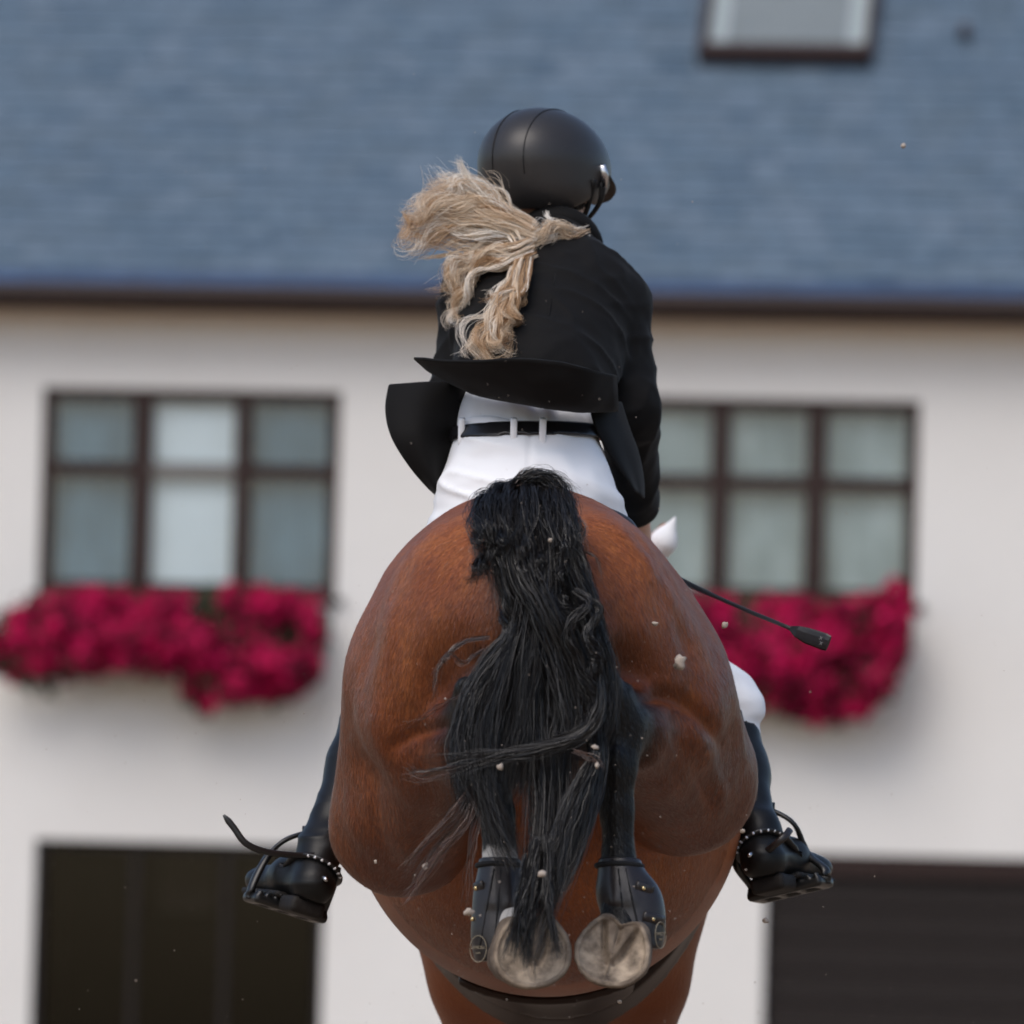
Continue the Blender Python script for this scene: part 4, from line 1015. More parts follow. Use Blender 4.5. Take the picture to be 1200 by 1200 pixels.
# helmet
M_shell = mat('satin_black_shell', (0.026, 0.024, 0.024), 0.40, 0.45, noise=(200, (0.022, 0.020, 0.020), 0.5), bump=(700, 0.15, 0.0005))
M_trim = mat('black_trim', (0.006, 0.0055, 0.0055), 0.6, 0.3, noise=(50, (0.004, 0.004, 0.004), 0.5))
M_silver = mat('silver_trim', (0.6, 0.6, 0.62), 0.25, 0.5, 1.0, noise=(40, (0.5, 0.5, 0.52), 0.5))
hc = P(638, 197, 1.50); hr = np.array((.1085, .138, .102)); HQ2 = np.array(FQ)
def hp(x, y, z, k=1.0):
    """point on the helmet shell along local direction"""
    d = np.array((x, y, z), float); d /= np.sqrt(((d / hr) ** 2).sum()); return hc + (d * k) @ HQ2
f = Field(hc - .20, hc + .20, .0035)
f.ell(hc, hr, .01, FQ); f.ell(hc - .022 * fd * 1 - .052 * ud, (.093, .088, .052), .03, FQ)
f.ell(hc - .01 * ud, hr - .016, .004, FQ, 'cut'); f.limb(hc - .04 * ud, hc - .2 * ud, .082, .082, .004, 'cut'); f.limb(hc - .05 * ud + .02 * fd, hc - .05 * ud + .3 * fd, .082, .1, .006, 'cut')
f.limb(hc - .112 * ud + rdir * .13 + .012 * fd, hc - .112 * ud - rdir * .13 + .012 * fd, .050, .050, .01, 'cut')
f.half(hc - .097 * ud, -ud)
V, F = f.mesh(2); hm = link('helmet', fast_mesh('helmet', V, F), M_shell); wparent(hm, rider); hm['label'] = 'satin black riding helmet turned to the right'
for x in (-.030, .030):
    pts = [hp(x, math.cos(t), math.sin(t) * .75, 1.003) for t in np.linspace(.35, 3.45, 30)]
    pts = [hc + (np.array((x * (1 + .0 * i), hr[1] * math.cos(t) * .962, hr[2] * math.sin(t) * .962)) * 1.004) @ HQ2 for i, t in enumerate(np.linspace(.30, 3.55, 34))]
    under(MB().tube(pts, .0010, 6).build('seam', M_trim, None, smooth=True), hm)
q = MB(); n = 20                                              # visor
for i in range(n + 1):
    t = math.pi * (i / n) ; c0 = hc + (np.array((hr[0] * .97 * math.cos(t), hr[1] * .95 * math.sin(t), .004))) @ HQ2; c1 = hc + (np.array((hr[0] * 1.02 * math.cos(t), hr[1] * (.95 + .42 * math.sin(t)) * math.sin(t), -.004 - .012 * math.sin(t)))) @ HQ2
    q.v += [tuple(c0), tuple(c1)]
q.f = [(2*i, 2*i+1, 2*i+3, 2*i+2) for i in range(n)]
vo = under(q.build('visor', M_trim, None, smooth=True), hm); so = vo.modifiers.new('t', 'SOLIDIFY'); so.thickness = .005
for s in (1, -1):
    c = hc + rdir * s * .110 + fd * .012 - ud * .014
    under(MB().tube([c - fd * .012 + ud * .016, c, c + fd * .004 - ud * .020], [.009, .011, .007], 10, flat=.6).build('hinge', M_silver, None, smooth=True), hm)
    st = [c - ud * .012, c + fd * .012 - ud * .050 - rdir * s * .012, p_head + fd * .058 - ud * .098 + rdir * s * .018, p_head + fd * .062 - ud * .104]
    under(MB().tube(spline(st, 14), .0060, 6, flat=.35).build('chin_strap', M_trim, None, smooth=True), hm)
    st = [c - ud * .014 - fd * .03, p_head + rdir * s * .080 - ud * .060, p_head + fd * .03 - ud * .092 + rdir * s * .045]
    under(MB().tube(spline(st, 12), .0050, 6, flat=.35).build('chin_strap', M_trim, None, smooth=True), hm)
# dark harness closing round the nape
f = Field(hc - .20, hc + .20, .004); f.ell(p_head - .012 * fd - .018 * ud, (.083, .092, .085), .01, FQ); f.ell(p_head - .008 * fd - .018 * ud, (.078, .088, .090), .004, FQ, 'cut')
f.half(p_head + .015 * fd, fd); f.half(p_head - .075 * ud, -ud); f.half(p_head + .03 * ud, ud)
V, F = f.mesh(1); under(link('nape_harness', fast_mesh('nape_harness', V, F), M_trim), hm)

# tall boots, spurs
M_boot = mat('boot_leather', (0.007, 0.0068, 0.0068), 0.42, 0.25, noise=(25, (0.0045, 0.0045, 0.005), 0.6), bump=(60, 0.25, 0.002))
M_sole = mat('boot_sole', (0.008, 0.007, 0.007), 0.7, 0.3, noise=(50, (0.014, 0.011, 0.009), 0.6), bump=(120, 0.5, 0.002))
M_cryst = mat('crystal', (0.95, 0.95, 1.0), 0.05, 0.8, 0.3, noise=(200, (0.8, 0.8, 0.85), 0.5)); M_steel = mat('steel', (0.55, 0.55, 0.57), 0.22, 0.5, 1.0, noise=(60, (0.42, 0.42, 0.44), 0.5))
def boot(knee, calf, ank, heel, toe, up, side, label, mid=None):
    K, C, A, Hh, T = [P(*q) for q in (knee, calf, ank, heel, toe)]; up = np.array(up, float)
    d = T - Hh; ln = np.linalg.norm(d); d /= ln; up -= d * (up @ d); up /= np.linalg.norm(up); lat = np.cross(d, up)
    allp = np.array([K, C, A, Hh, T]); f = Field(allp.min(0) - .11, allp.max(0) + .11, .0045)
    f.chain([K, C, A], [.052, .044, .032], .03); f.limb(A, Hh + up * .035, .032, .031, .03)
    f.limb(Hh + up * .032 + d * .012, Hh + d * .12 + up * .040, .031, .032, .03); f.limb(Hh + d * .11 + up * .038, T + up * .026 - d * .03, .034, .025, .03)
    f.ell(T + up * .026 - d * .035, (.042, .05, .024), .02, (lat, d, up))
    f.half(Hh + up * .004, -up); dk = K - C; dk /= np.linalg.norm(dk); f.half(K * .55 + C * .45, dk)
    V, F = f.mesh(2); N = normals(V, F)
    near_ank = np.exp(-(np.linalg.norm(V - A, axis=1) / .06) ** 2); V = V + N * ((.25 + near_ank) * .006 * ((1 - np.abs(vnoise(V * np.array((9, 9, 38)), 18))) ** 3 - .3) + .0012 * vnoise(V * 25, 17))[:, None]
    o = link('riding_boot', fast_mesh('riding_boot', V, F), M_boot); wparent(o, rider); o['label'] = label
    # seam up the back, sole, heel block
    fs = Field(allp.min(0) - .11, allp.max(0) + .11, .004)
    fs.rbox(Hh + d * .028 - up * .008, (.031, .034, .014), (lat, d, up), .008); fs.rbox(Hh + d * (ln * .62) + up * .004, (.038, ln * .36, .006), (lat, d, up), .006)
    V, F = fs.mesh(1); under(link('sole', fast_mesh('sole', V, F), M_sole), o)
    seam = []
    for t in np.linspace(.1, .95, 16):
        c = K + (A - K) * t if t < .0 else (K * (1 - 2*t) + C * 2*t if t < .5 else C * (2 - 2*t) + A * (2*t - 1))
        seam.append(c + np.array((side * .018, -1, 0)) / np.linalg.norm((side * .018, 1, 0)) * (.054 - .016 * t))
    under(MB().tube(seam, .0035, 6).build('back_seam', M_boot, None, smooth=True), o)
    # spur strap with crystals round the ankle and the spur
    ca = Hh * .42 + A * .58; n = 30; ax = (A - C) / np.linalg.norm(A - C); e1 = np.cross(ax, d); e1 /= np.linalg.norm(e1); e2 = np.cross(e1, ax)
    ring = []
    for k in range(n + 1):
        dr = math.cos(2*math.pi*k/n) * e1 + math.sin(2*math.pi*k/n) * e2; c0 = ca + d * .006; rs = np.arange(.015, .09, .0015); fv = f.sample(c0 + rs[:, None] * dr + up * .012 * (dr @ d))
        ring.append(c0 + (rs[np.argmax(fv > 0)] + .002) * dr + up * .012 * (dr @ d))
    under(MB().tube(ring, .008, 8, flat=.4, up=tuple(ax)).build('spur_strap', M_blackl, None, smooth=True), o)
    for k in range(n):
        w = 2 * math.pi * k / n
        if e2 @ np.array((0, -1, 0)) * math.sin(w) + e1 @ np.array((0, -1, 0)) * math.cos(w) > .35:
            c = ring[k]; out = c - ca; out /= np.linalg.norm(out); c = c + out * .004
            q = MB(); q.tube([c - out * .002, c + out * .001, c + out * .003], [.0032, .0032, .0010], 8); under(q.build('crystal', M_cryst, None), o)
    sp = ca - d * .045 - ax * -.012; under(MB().tube([sp + d * .012, sp - d * .012, sp - d * .022 - up * .003], [.0045, .0045, .003], 8).build('spur_neck', M_steel, None, smooth=True), o)
    return dict(o=o, H=Hh, T=T, d=d, up=up, lat=lat, A=A, ln=ln, ca=ca)
BL = boot((446, 795, 1.33), (416, 900, 1.24), (375, 995, 1.14), (362, 1058, 1.09), (303, 1052, 1.32), (.28, 0, 1), -1, 'tall black boot of the left leg, seen at the left flank')
BR = boot((850, 830, 1.33), (868, 905, 1.25), (889, 975, 1.14), (898, 1030, 1.08), (958, 1040, 1.30), (-.22, .1, 1), 1, 'tall black boot of the right leg, half hidden by the right flank')

# loose strap end flying from the left ankle
pts = spline([(385, 1003, 1.10), (345, 1002, 1.08), (312, 998, 1.06), (288, 988, 1.05), (274, 970, 1.05), (262, 955, 1.05)], 22)
under(MB().tube(Pv(pts), [.0055] * 20 + [.004, .002], 8, flat=.35, up=(0, 1, 0)).build('strap_end', M_blackl, None, smooth=True), BL['o'])
pts = spline([(896, 1000, 1.06), (908, 990, 1.04), (920, 980, 1.04), (926, 972, 1.06)], 12)
under(MB().tube(Pv(pts), .006, 8, flat=.4, up=(0, 1, 0)).build('strap_end', M_leather, None, smooth=True), BR['o'])

# stirrups hang from the saddle
M_irons = mat('black_stirrup_metal', (0.008, 0.008, 0.0085), 0.35, 0.5, 0.0, noise=(60, (0.006, 0.006, 0.006), 0.5))
def stirrup(B, out_px, in_px, top, leather_top, side, label):
    c = B['H'] + B['d'] * .105 - B['up'] * .012; e = empty('stirrup', tuple(c)); tag(e, label, 'stirrup', "stirrups at the rider's feet")
    d, up, lat = B['d'], B['up'], B['lat']; lat = lat if lat[0] * side > 0 else -lat; Q = (lat, d, up)
    f = Field(c - .11, c + .11, .003); f.rbox(c, (.068, .034, .009), Q, .007)
    for k in (-1, 0, 1): f.rbox(c + lat * k * .036, (.012, .019, .03), Q, .004, .003, 'cut')
    for k in np.linspace(-.06, .06, 9):
        for s in (-1, 1): f.rbox(c + lat * k + d * s * .028 + up * .010, (.004, .005, .004), Q, .001, .001)
    V, F = f.mesh(1); wparent(link('tread', fast_mesh('tread', V, F), M_irons), e)
    for s, px in ((1, out_px), (-1, in_px)):
        e0 = c + lat * s * .064; pts = [e0 - up * .004, e0 + up * .02 + lat * s * .003] + [P(*q) for q in px] + [P(*top)]
        MB().tube(spline([tuple(q) for q in pts], 24), [.0095] * 6 + [.0085] * 8 + [.006] * 10, 10, flat=.7).build('branch', M_irons, e, smooth=True)
    t = P(*top); MB().tube([t + (-.014, 0, 0), t + (.014, 0, 0)], .009, 10).build('eye', M_irons, e, smooth=True)
    MB().tube(Pv(spline([top] + leather_top, 14)), .011, 8, flat=.25, up=(0, 1, 0)).build('stirrup_leather', M_saddle, e, smooth=True)
    return e
stirrup(BL, [(312, 1006, 1.18), (333, 985, 1.18)], [(394, 1020, 1.18), (388, 995, 1.19)], (364, 974, 1.20), [(398, 900, 1.22), (430, 800, 1.27)], -1, "black stirrup under the rider's left foot at the left of the horse")
stirrup(BR, [(946, 1000, 1.19), (930, 965, 1.18)], [(862, 1010, 1.18), (870, 972, 1.19)], (898, 946, 1.20), [(878, 900, 1.22), (858, 820, 1.27)], 1, "black stirrup under the rider's right foot at the right of the horse")

# riding crop in the right hand
M_stick = mat('crop_shaft', (0.012, 0.011, 0.011), 0.5, 0.4, noise=(120, (0.02, 0.018, 0.017), 0.5))
ce = empty('riding_crop', tuple(HAND_R)); tag(ce, 'thin black riding crop with flat tip pointing out over the red flowers', 'riding crop')
a = P(752, 657, 1.62); b = P(930, 738, 1.10); 
MB().tube(spline([tuple(a + (a - b) * .12), tuple(a), tuple((a + b) / 2 + (0, 0, -.004)), tuple(b)], 16), [.007] * 4 + [.005] * 6 + [.0036] * 6, 8).build('shaft', M_stick, ce, smooth=True)
pts = [(926, 736, 1.10), (934, 740, 1.09), (946, 745, 1.08), (966, 752, 1.06), (971, 754, 1.055)]
MB().tube(Pv(pts), [.004, .010, .0135, .0145, .013], 10, flat=.22, up=(0, 1, .1)).build('flapper', M_blackl, ce, smooth=False)
M_mark = mat('grey_print', (0.25, 0.25, 0.25), 0.6, 0.3, noise=(90, (0.2, 0.2, 0.2), 0.5))
for k in range(2):
    t = link('lettering', text_mesh('X', .008, .0003), M_mark); c = P(962, 748 + 6 * k, 1.045); place(t, c, np.array((1., 0, -.3)) / 1.044, np.array((.3, 0, 1.)) / 1.044, np.array((0, -1., 0)), ce)
# reins from the hands to the bit
re = empty('reins', tuple((HAND_R + HAND_L) / 2)); tag(re, 'dark leather reins running forward from the rider\'s hands', 'reins')
for Hh, x in ((HAND_R, 742), (HAND_L, 704)):
    MB().tube(spline([tuple(Hh), tuple((Hh + P(x, 790, 2.84)) / 2 - np.array((0, 0, .04))), tuple(P(x, 790, 2.84))], 14), .007, 8, flat=.3, up=(1, 0, 0)).build('rein', M_saddle, re, smooth=True)

# ------------------------------------------------------------------ hair: tail and ponytail, lock by lock
def strands(locks, npt, seed, rad, taper=0.25, mult=1.0):
    """each lock: dict(path [(px,py,Y)], n, w [px widths along], d [depth m], curl (px, waves), frizz px, ln (min,max))"""
    r = np.random.default_rng(seed); out = []; cols = []
    for lk in locks:
        base = spline(lk['path'], 80); n = int(lk['n'] * mult); tt = np.linspace(0, 1, npt)
        nsub = max(1, n // lk.get('per', 26)); sub = r.integers(0, nsub, n); l0_, l1_ = lk.get('ln', (.75, 1.04)); ln = np.clip(r.uniform(l0_, l1_, nsub)[sub] + r.normal(0, .06, n), .2, 1.06); st = r.uniform(0, lk.get('st', .06), n)
        u = np.clip(st[:, None] + (ln - st)[:, None] * tt[None], 0, 1.04)                 # (n,npt) position along lock
        i = np.clip(u * 79, 0, 78.999); k = np.clip(i.astype(int), 0, 78); fr = (i - k)[..., None]; c = base[k] * (1 - fr) + base[k + 1] * fr
        over = np.clip(u - 1, 0, .1)[..., None]; c = c + over * (base[-1] - base[-6]) * 16
        tan = np.gradient(base, axis=0)[:, :2]; tan /= np.linalg.norm(tan, axis=1)[:, None] + 1e-9; tn = tan[k]; pr = np.stack([-tn[..., 1], tn[..., 0]], -1)
        ang = r.uniform(0, 2 * np.pi, n); rr = np.sqrt(r.uniform(0, 1, n))
        sa = r.uniform(0, 2*np.pi, nsub); sr = np.sqrt(r.uniform(0, 1, nsub))
        mixs = lk.get('clump', .6)
        ox = (1 - mixs) * rr * np.cos(ang) + mixs * (sr * np.cos(sa))[sub] * 1.1; oy = (1 - mixs) * rr * np.sin(ang) + mixs * (sr * np.sin(sa))[sub] * 1.1
        wv = np.interp(u, np.linspace(0, 1, len(lk['w'])), lk['w']); dv = np.interp(u, np.linspace(0, 1, len(lk['d'])), lk['d'])
        ca, cf = lk.get('curl', (3, 2)); ph = r.uniform(0, 2*np.pi, nsub)[sub] + r.normal(0, .35, n); fq = cf * r.uniform(.8, 1.25, nsub)[sub]
        amp = ca * r.uniform(.5, 1.3, n)
        curl = amp[:, None] * np.sin(2*np.pi * fq[:, None] * u + ph[:, None]) * np.clip(1.6 * u, 0, 1.3)
        curl2 = amp[:, None] * np.cos(2*np.pi * fq[:, None] * u + ph[:, None]) * np.clip(1.6 * u, 0, 1.3)
        fz = lk.get('frizz', 1.5); f1 = r.normal(0, 1, (n, 4)); f2 = r.normal(0, 1, (n, 4))
        fx = sum(f1[:, j:j+1] * np.sin((j + 1.3) * 2.4 * u + f2[:, j:j+1] * 3) for j in range(4)) * fz * u
        fy = sum(f2[:, j:j+1] * np.sin((j + 1.1) * 2.7 * u + f1[:, j:j+1] * 3) for j in range(4)) * fz * u
        hf = r.uniform(3, 7, n)[:, None]; hp_ = r.uniform(0, 6.28, n)[:, None]; fx = fx + lk.get('wave', .7) * r.uniform(.3, 1.3, n)[:, None] * np.sin(2*np.pi*hf*u + hp_) * np.clip(4*u, 0, 1)
        dr = r.normal(0, 1, nsub)[sub] * lk.get('drift', 0); fx = fx + dr[:, None] * u ** 1.8; cols.append(np.clip(r.uniform(0, 1, nsub)[sub] * .8 + r.uniform(0, .2, n) + lk.get('tone', 0), 0, 1))
        off = ox[:, None] * wv + curl + fx
        p = np.empty((n, npt, 3)); p[..., 0] = c[..., 0] + pr[..., 0] * off + tn[..., 0] * fy * .3; p[..., 1] = c[..., 1] + pr[..., 1] * off + tn[..., 1] * fy * .3
        p[..., 2] = c[..., 2] + oy[:, None] * dv + (curl2 + fy) * .0011
        out.append(Pv(p))
    Q = np.concatenate(out); n, m = Q.shape[:2]
    T = np.gradient(Q, axis=1); T /= np.linalg.norm(T, axis=2)[..., None] + 1e-9
    ref = r.normal(0, 1, (n, 1, 3)); A = np.cross(T, ref); A /= np.linalg.norm(A, axis=2)[..., None] + 1e-9; B = np.cross(T, A)
    tp = np.interp(np.linspace(0, 1, m), [0, .08, .6, 1], [.7, 1, .9, taper]); R = rad * r.uniform(.65, 1.3, n)[:, None] * tp[None]
    V = np.stack([Q + R[..., None] * A, Q - R[..., None] * A], 2)                                             # flat strands
    I = np.arange(n * m * 2).reshape(n, m, 2)
    F = np.stack([I[:, :-1, 0], I[:, :-1, 1], I[:, 1:, 1], I[:, 1:, 0]], -1).reshape(-1, 4)
    return V.reshape(-1, 3), F, np.repeat(np.concatenate(cols), m * 2)
M_tail = island_mat('black_tail_hair', [(0.004, 0.0036, 0.0038), (0.007, 0.006, 0.006), (0.003, 0.0028, 0.0028), (0.018, 0.015, 0.015), (0.005, 0.0042, 0.0042)], 0.4, 0.45)
def lk(path, n, w, d, **kw): return dict(path=path, n=n, w=w, d=d, **kw)
tail = empty('tail', P(622, 600, -.05)); tail.parent = horse; tail.location = tail.location - horse.location
TL = []
# bushy top of the tail: short tufts standing off the dock
for x0, y0, x1, y1, x2, y2, n in ((568, 588, 566, 620, 584, 668, 130), (585, 578, 580, 625, 598, 715, 170), (603, 575, 600, 625, 612, 670, 160), (622, 570, 622, 635, 632, 740, 210),
                          (642, 572, 646, 630, 648, 665, 160), (655, 580, 661, 635, 667, 725, 180), (664, 592, 670, 630, 678, 690, 130)):
    TL.append(lk([(622 + (x0 - 622) * .7, y0 + 8, .06), (x0, y0, -.03), (x1, y1, -.11), (x2, y2, -.12)], n, [10, 16, 15, 8], [.02, .03, .03, .02], curl=(3.5, 2.2), frizz=2.6, clump=.45, ln=(.55, 1.05), st=.2))
TL.append(lk([(600, 592, .03), (606, 568, -.01), (625, 560, -.02), (648, 566, -.03), (668, 590, -.05)], 160, [8, 9, 9, 8], [.02, .02], curl=(2, 2), frizz=2.2, clump=.4, st=.3))
# long locks
TL += [
 lk([(590, 600, -.06), (588, 650, -.12), (600, 700, -.13), (606, 735, -.13), (618, 762, -.13)], 240, [14, 16, 12, 7], [.02, .03, .02], curl=(3, 2), frizz=1.6),
 lk([(605, 600, -.06), (612, 660, -.13), (635, 715, -.15), (655, 770, -.15), (668, 840, -.16), (660, 890, -.17)], 420, [22, 26, 24, 22, 20], [.03, .04, .03], curl=(3, 1.8), frizz=1.6),
 lk([(625, 600, -.06), (630, 670, -.13), (622, 740, -.14), (610, 800, -.15), (600, 870, -.16), (592, 930, -.17)], 460, [26, 30, 30, 32, 24], [.03, .04, .03], curl=(3, 1.8), frizz=1.6),
 lk([(650, 600, -.05), (670, 660, -.11), (690, 720, -.12), (704, 780, -.13), (708, 840, -.14), (690, 885, -.15)], 340, [18, 20, 16, 14, 10], [.02, .03, .02], curl=(3, 1.8), frizz=1.8),
 lk([(640, 650, -.12), (640, 740, -.13), (640, 820, -.14), (645, 900, -.16), (640, 980, -.20), (626, 1050, -.24), (612, 1108, -.26)], 360, [24, 32, 36, 34, 28, 22, 14], [.03, .03, .03], curl=(3, 1.5), frizz=1.6, ln=(.55, 1.06)),
 lk([(655, 700, -.13), (690, 800, -.14), (700, 880, -.16), (690, 940, -.19), (664, 1010, -.23), (640, 1060, -.25), (626, 1110, -.27)], 250, [14, 14, 12, 14, 18, 14, 9], [.02, .02], curl=(2.5, 1.5), frizz=1.4, ln=(.55, 1.06)),
 lk([(610, 740, -.14), (580, 780, -.15), (556, 820, -.16), (545, 870, -.17), (548, 920, -.18), (560, 960, -.18)], 420, [16, 20, 20, 20, 18, 14], [.03, .03], curl=(2.5, 1.6), frizz=1.8),
 lk([(605, 730, -.14), (585, 800, -.16), (570, 850, -.17), (568, 910, -.18), (580, 960, -.19), (600, 1010, -.20)], 360, [14, 20, 22, 20, 16, 14], [.03, .03], curl=(2.5, 1.6), frizz=1.6),
 # wavy grey-lit lock at the right
 lk([(672, 690, -.15), (690, 706, -.17), (672, 730, -.18), (668, 752, -.18), (684, 790, -.18), (698, 824, -.18), (690, 852, -.19), (655, 872, -.20)], 120, [5, 6, 6, 7, 8, 9, 8, 7], [.012, .012], curl=(3.0, 4), frizz=1.0, clump=.75),
 lk([(680, 700, -.16), (702, 712, -.17), (690, 745, -.18), (702, 775, -.18), (690, 800, -.18), (704, 830, -.18)], 80, [4, 5, 6, 6, 6], [.012, .012], curl=(3.5, 4), frizz=1.0, clump=.75),
 # lock swept across to the left
 lk([(704, 790, -.19), (704, 832, -.20), (682, 862, -.21), (632, 877, -.215), (582, 887, -.22), (535, 895, -.22), (490, 905, -.22)], 45, [5, 8, 9, 8, 8, 9, 12], [.015, .012], curl=(1.5, 1.5), frizz=2.4, clump=.35, ln=(.5, 1.05), st=.35),
 # second tail end fanning from the right hock
 lk([(700, 880, -.20), (690, 905, -.21), (672, 945, -.23), (655, 1000, -.25), (646, 1060, -.265)], 170, [6, 10, 16, 18, 14], [.02, .02], curl=(1.5, 1.5), frizz=1.4, ln=(.5, 1.06)),
 # hoof-length ends
 lk([(630, 980, -.24), (615, 1040, -.265), (606, 1080, -.275), (598, 1122, -.28)], 60, [10, 10, 6, 3], [.01, .01], curl=(1, 1.5), frizz=1.0, clump=.8, ln=(.85, 1.03)),
 lk([(632, 980, -.24), (625, 1040, -.265), (618, 1090, -.275), (622, 1140, -.28)], 60, [10, 10, 6, 3], [.01, .01], curl=(1, 1.5), frizz=1.0, clump=.8, ln=(.85, 1.03)),
 lk([(640, 980, -.24), (642, 1040, -.265), (646, 1080, -.275), (655, 1120, -.28)], 50, [10, 8, 5, 3], [.01, .01], curl=(1, 1.5), frizz=1.0, clump=.8, ln=(.8, 1.03)),
 lk([(620, 1000, -.24), (612, 1050, -.265), (610, 1090, -.275), (611, 1112, -.28)], 40, [8, 6, 5, 3], [.01, .01], curl=(1, 1.5), frizz=1.0, clump=.8),
]
for q_ in TL: q_['frizz'] = q_.get('frizz', 1.5) * 1.5; q_['clump'] = q_.get('clump', .6) * .6; q_['drift'] = 6; q_['per'] = 18; q_['wave'] = 1.2; q_['curl'] = (q_['curl'][0] * 1.25, q_['curl'][1] * 1.2)
rt = np.random.default_rng(12)
for k in range(46):                                            # frizzy tufts over the top of the tail
    x = rt.uniform(562, 672); yy = rt.uniform(572, 720) if 585 < x < 672 else rt.uniform(590, 650); yd = -.10 - .03 * math.sin((x - 555) / 130 * math.pi) if yy > 610 else -.06
    TL.append(lk([(x, yy, yd + .03), (x + rt.normal(0, 6), yy + 18, yd - .02), (x + rt.normal(0, 10), yy + 40, yd - .02)], 24, [5, 7, 7], [.015, .02], curl=(4, 1.4), frizz=2.0, clump=.5, ln=(.4, 1.1), st=.3))
V, F, TONE = strands(TL, 28, 3, .0004, mult=3.3)
o = link('hair_strands', fast_mesh('hair_strands', V, F), M_tail); o.parent = tail; o.matrix_parent_inverse = Matrix.Translation(-Vector(P(622, 600, -.05))); tag(o, kind='stuff')
WL = [
 lk([(575, 745, -.14), (545, 750, -.15), (522, 765, -.16), (512, 785, -.16), (510, 815, -.16)], 26, [5, 5, 4, 4], [.01, .01], curl=(2, 1.5), frizz=1.6, clump=.4),
 lk([(560, 800, -.15), (530, 820, -.17), (500, 838, -.17), (470, 852, -.17)], 5, [2, 3, 4], [.01, .01], curl=(2, 1.5), frizz=2),
 lk([(570, 760, -.15), (545, 775, -.17), (525, 772, -.17), (512, 780, -.17)], 14, [4, 8, 10], [.01, .01], curl=(5, 2), frizz=2),
 lk([(555, 900, -.18), (520, 905, -.20), (490, 915, -.2), (472, 912, -.2)], 26, [4, 8, 14, 18], [.01, .01], curl=(2, 1), frizz=2, clump=.3),
 lk([(560, 910, -.18), (535, 950, -.20), (500, 990, -.2), (470, 1035, -.2)], 34, [6, 14, 18, 20], [.01, .01], curl=(2, 1), frizz=2.4, clump=.3),
 lk([(565, 920, -.18), (550, 965, -.20), (520, 1000, -.2), (480, 1055, -.2), (462, 1050, -.2)], 20, [6, 10, 12, 12], [.01, .01], curl=(2, 1), frizz=2.4, clump=.3),
 lk([(565, 930, -.18), (552, 980, -.20), (547, 1030, -.2), (540, 1085, -.2)], 10, [6, 10, 8, 4], [.01, .01], curl=(2, 1), frizz=2.0, clump=.3),
 lk([(675, 645, -.1), (695, 650, -.12), (704, 665, -.12), (707, 700, -.12)], 10, [2, 2, 2], [.01, .01], curl=(1, 1), frizz=1, clump=.3),
 lk([(670, 880, -.22), (685, 885, -.22), (700, 890, -.22), (706, 905, -.22)], 14, [4, 5, 6], [.01, .01], curl=(3, 1), frizz=1.6, clump=.3),
 lk([(600, 575, -.02), (615, 560, -.02), (640, 552, -.02)], 30, [8, 10, 10], [.02, .02], curl=(2, 1), frizz=2.6, clump=.2),
 lk([(565, 600, -.06), (558, 630, -.10), (566, 665, -.11)], 30, [6, 8, 8], [.02, .02], curl=(3, 2), frizz=3, clump=.2),
 lk([(672, 600, -.06), (684, 625, -.10), (682, 655, -.11)], 30, [6, 8, 8], [.02, .02], curl=(3, 2), frizz=3, clump=.2),
]
M_wisp = island_mat('sunbleached_tail_hair', [(0.03, 0.018, 0.014), (0.10, 0.055, 0.04), (0.02, 0.015, 0.013), (0.16, 0.10, 0.08)], 0.4, 0.5)
V, F, TONE = strands(WL, 22, 5, .0005)
o = link('stray_hairs', fast_mesh('stray_hairs', V, F), M_wisp); o.parent = tail; o.matrix_parent_inverse = Matrix.Translation(-Vector(P(622, 600, -.05))); tag(o, kind='stuff')

M_blond = mat('blond_hair', (0.7, 0.55, 0.4), 0.5, 0.3); nt = M_blond.node_tree
at_ = nt.nodes.new('ShaderNodeAttribute'); at_.attribute_name = 'tone'; rp_ = nt.nodes.new('ShaderNodeValToRGB'); el = rp_.color_ramp.elements
for k_ in range(4): el.new(.2 + .2 * k_)
for k_, cc_ in enumerate(((0.24, 0.125, 0.06), (0.50, 0.32, 0.18), (0.70, 0.52, 0.35), (0.82, 0.69, 0.54), (0.88, 0.80, 0.70), (0.92, 0.88, 0.82))): el[k_].position = k_ / 5; el[k_].color = (*cc_, 1)
nt.links.new(at_.outputs['Fac'], rp_.inputs[0]); nt.links.new(rp_.outputs[0], nt.nodes['Principled BSDF'].inputs['Base Color'])
nt = M_blond.node_tree; b_ = nt.nodes['Principled BSDF']; tr_ = nt.nodes.new('ShaderNodeBsdfTranslucent'); mx_ = nt.nodes.new('ShaderNodeMixShader'); mx_.inputs[0].default_value = .3
nt.links.new(b_.inputs['Base Color'].links[0].from_socket, tr_.inputs[0]); nt.links.new(b_.outputs[0], mx_.inputs[1]); nt.links.new(tr_.outputs[0], mx_.inputs[2]); nt.links.new(mx_.outputs[0], nt.nodes['Material Output'].inputs[0])
pony = empty('ponytail', P(640, 275, 1.34)); pony.parent = rider; pony.location = pony.location - rider.location
y = 1.29
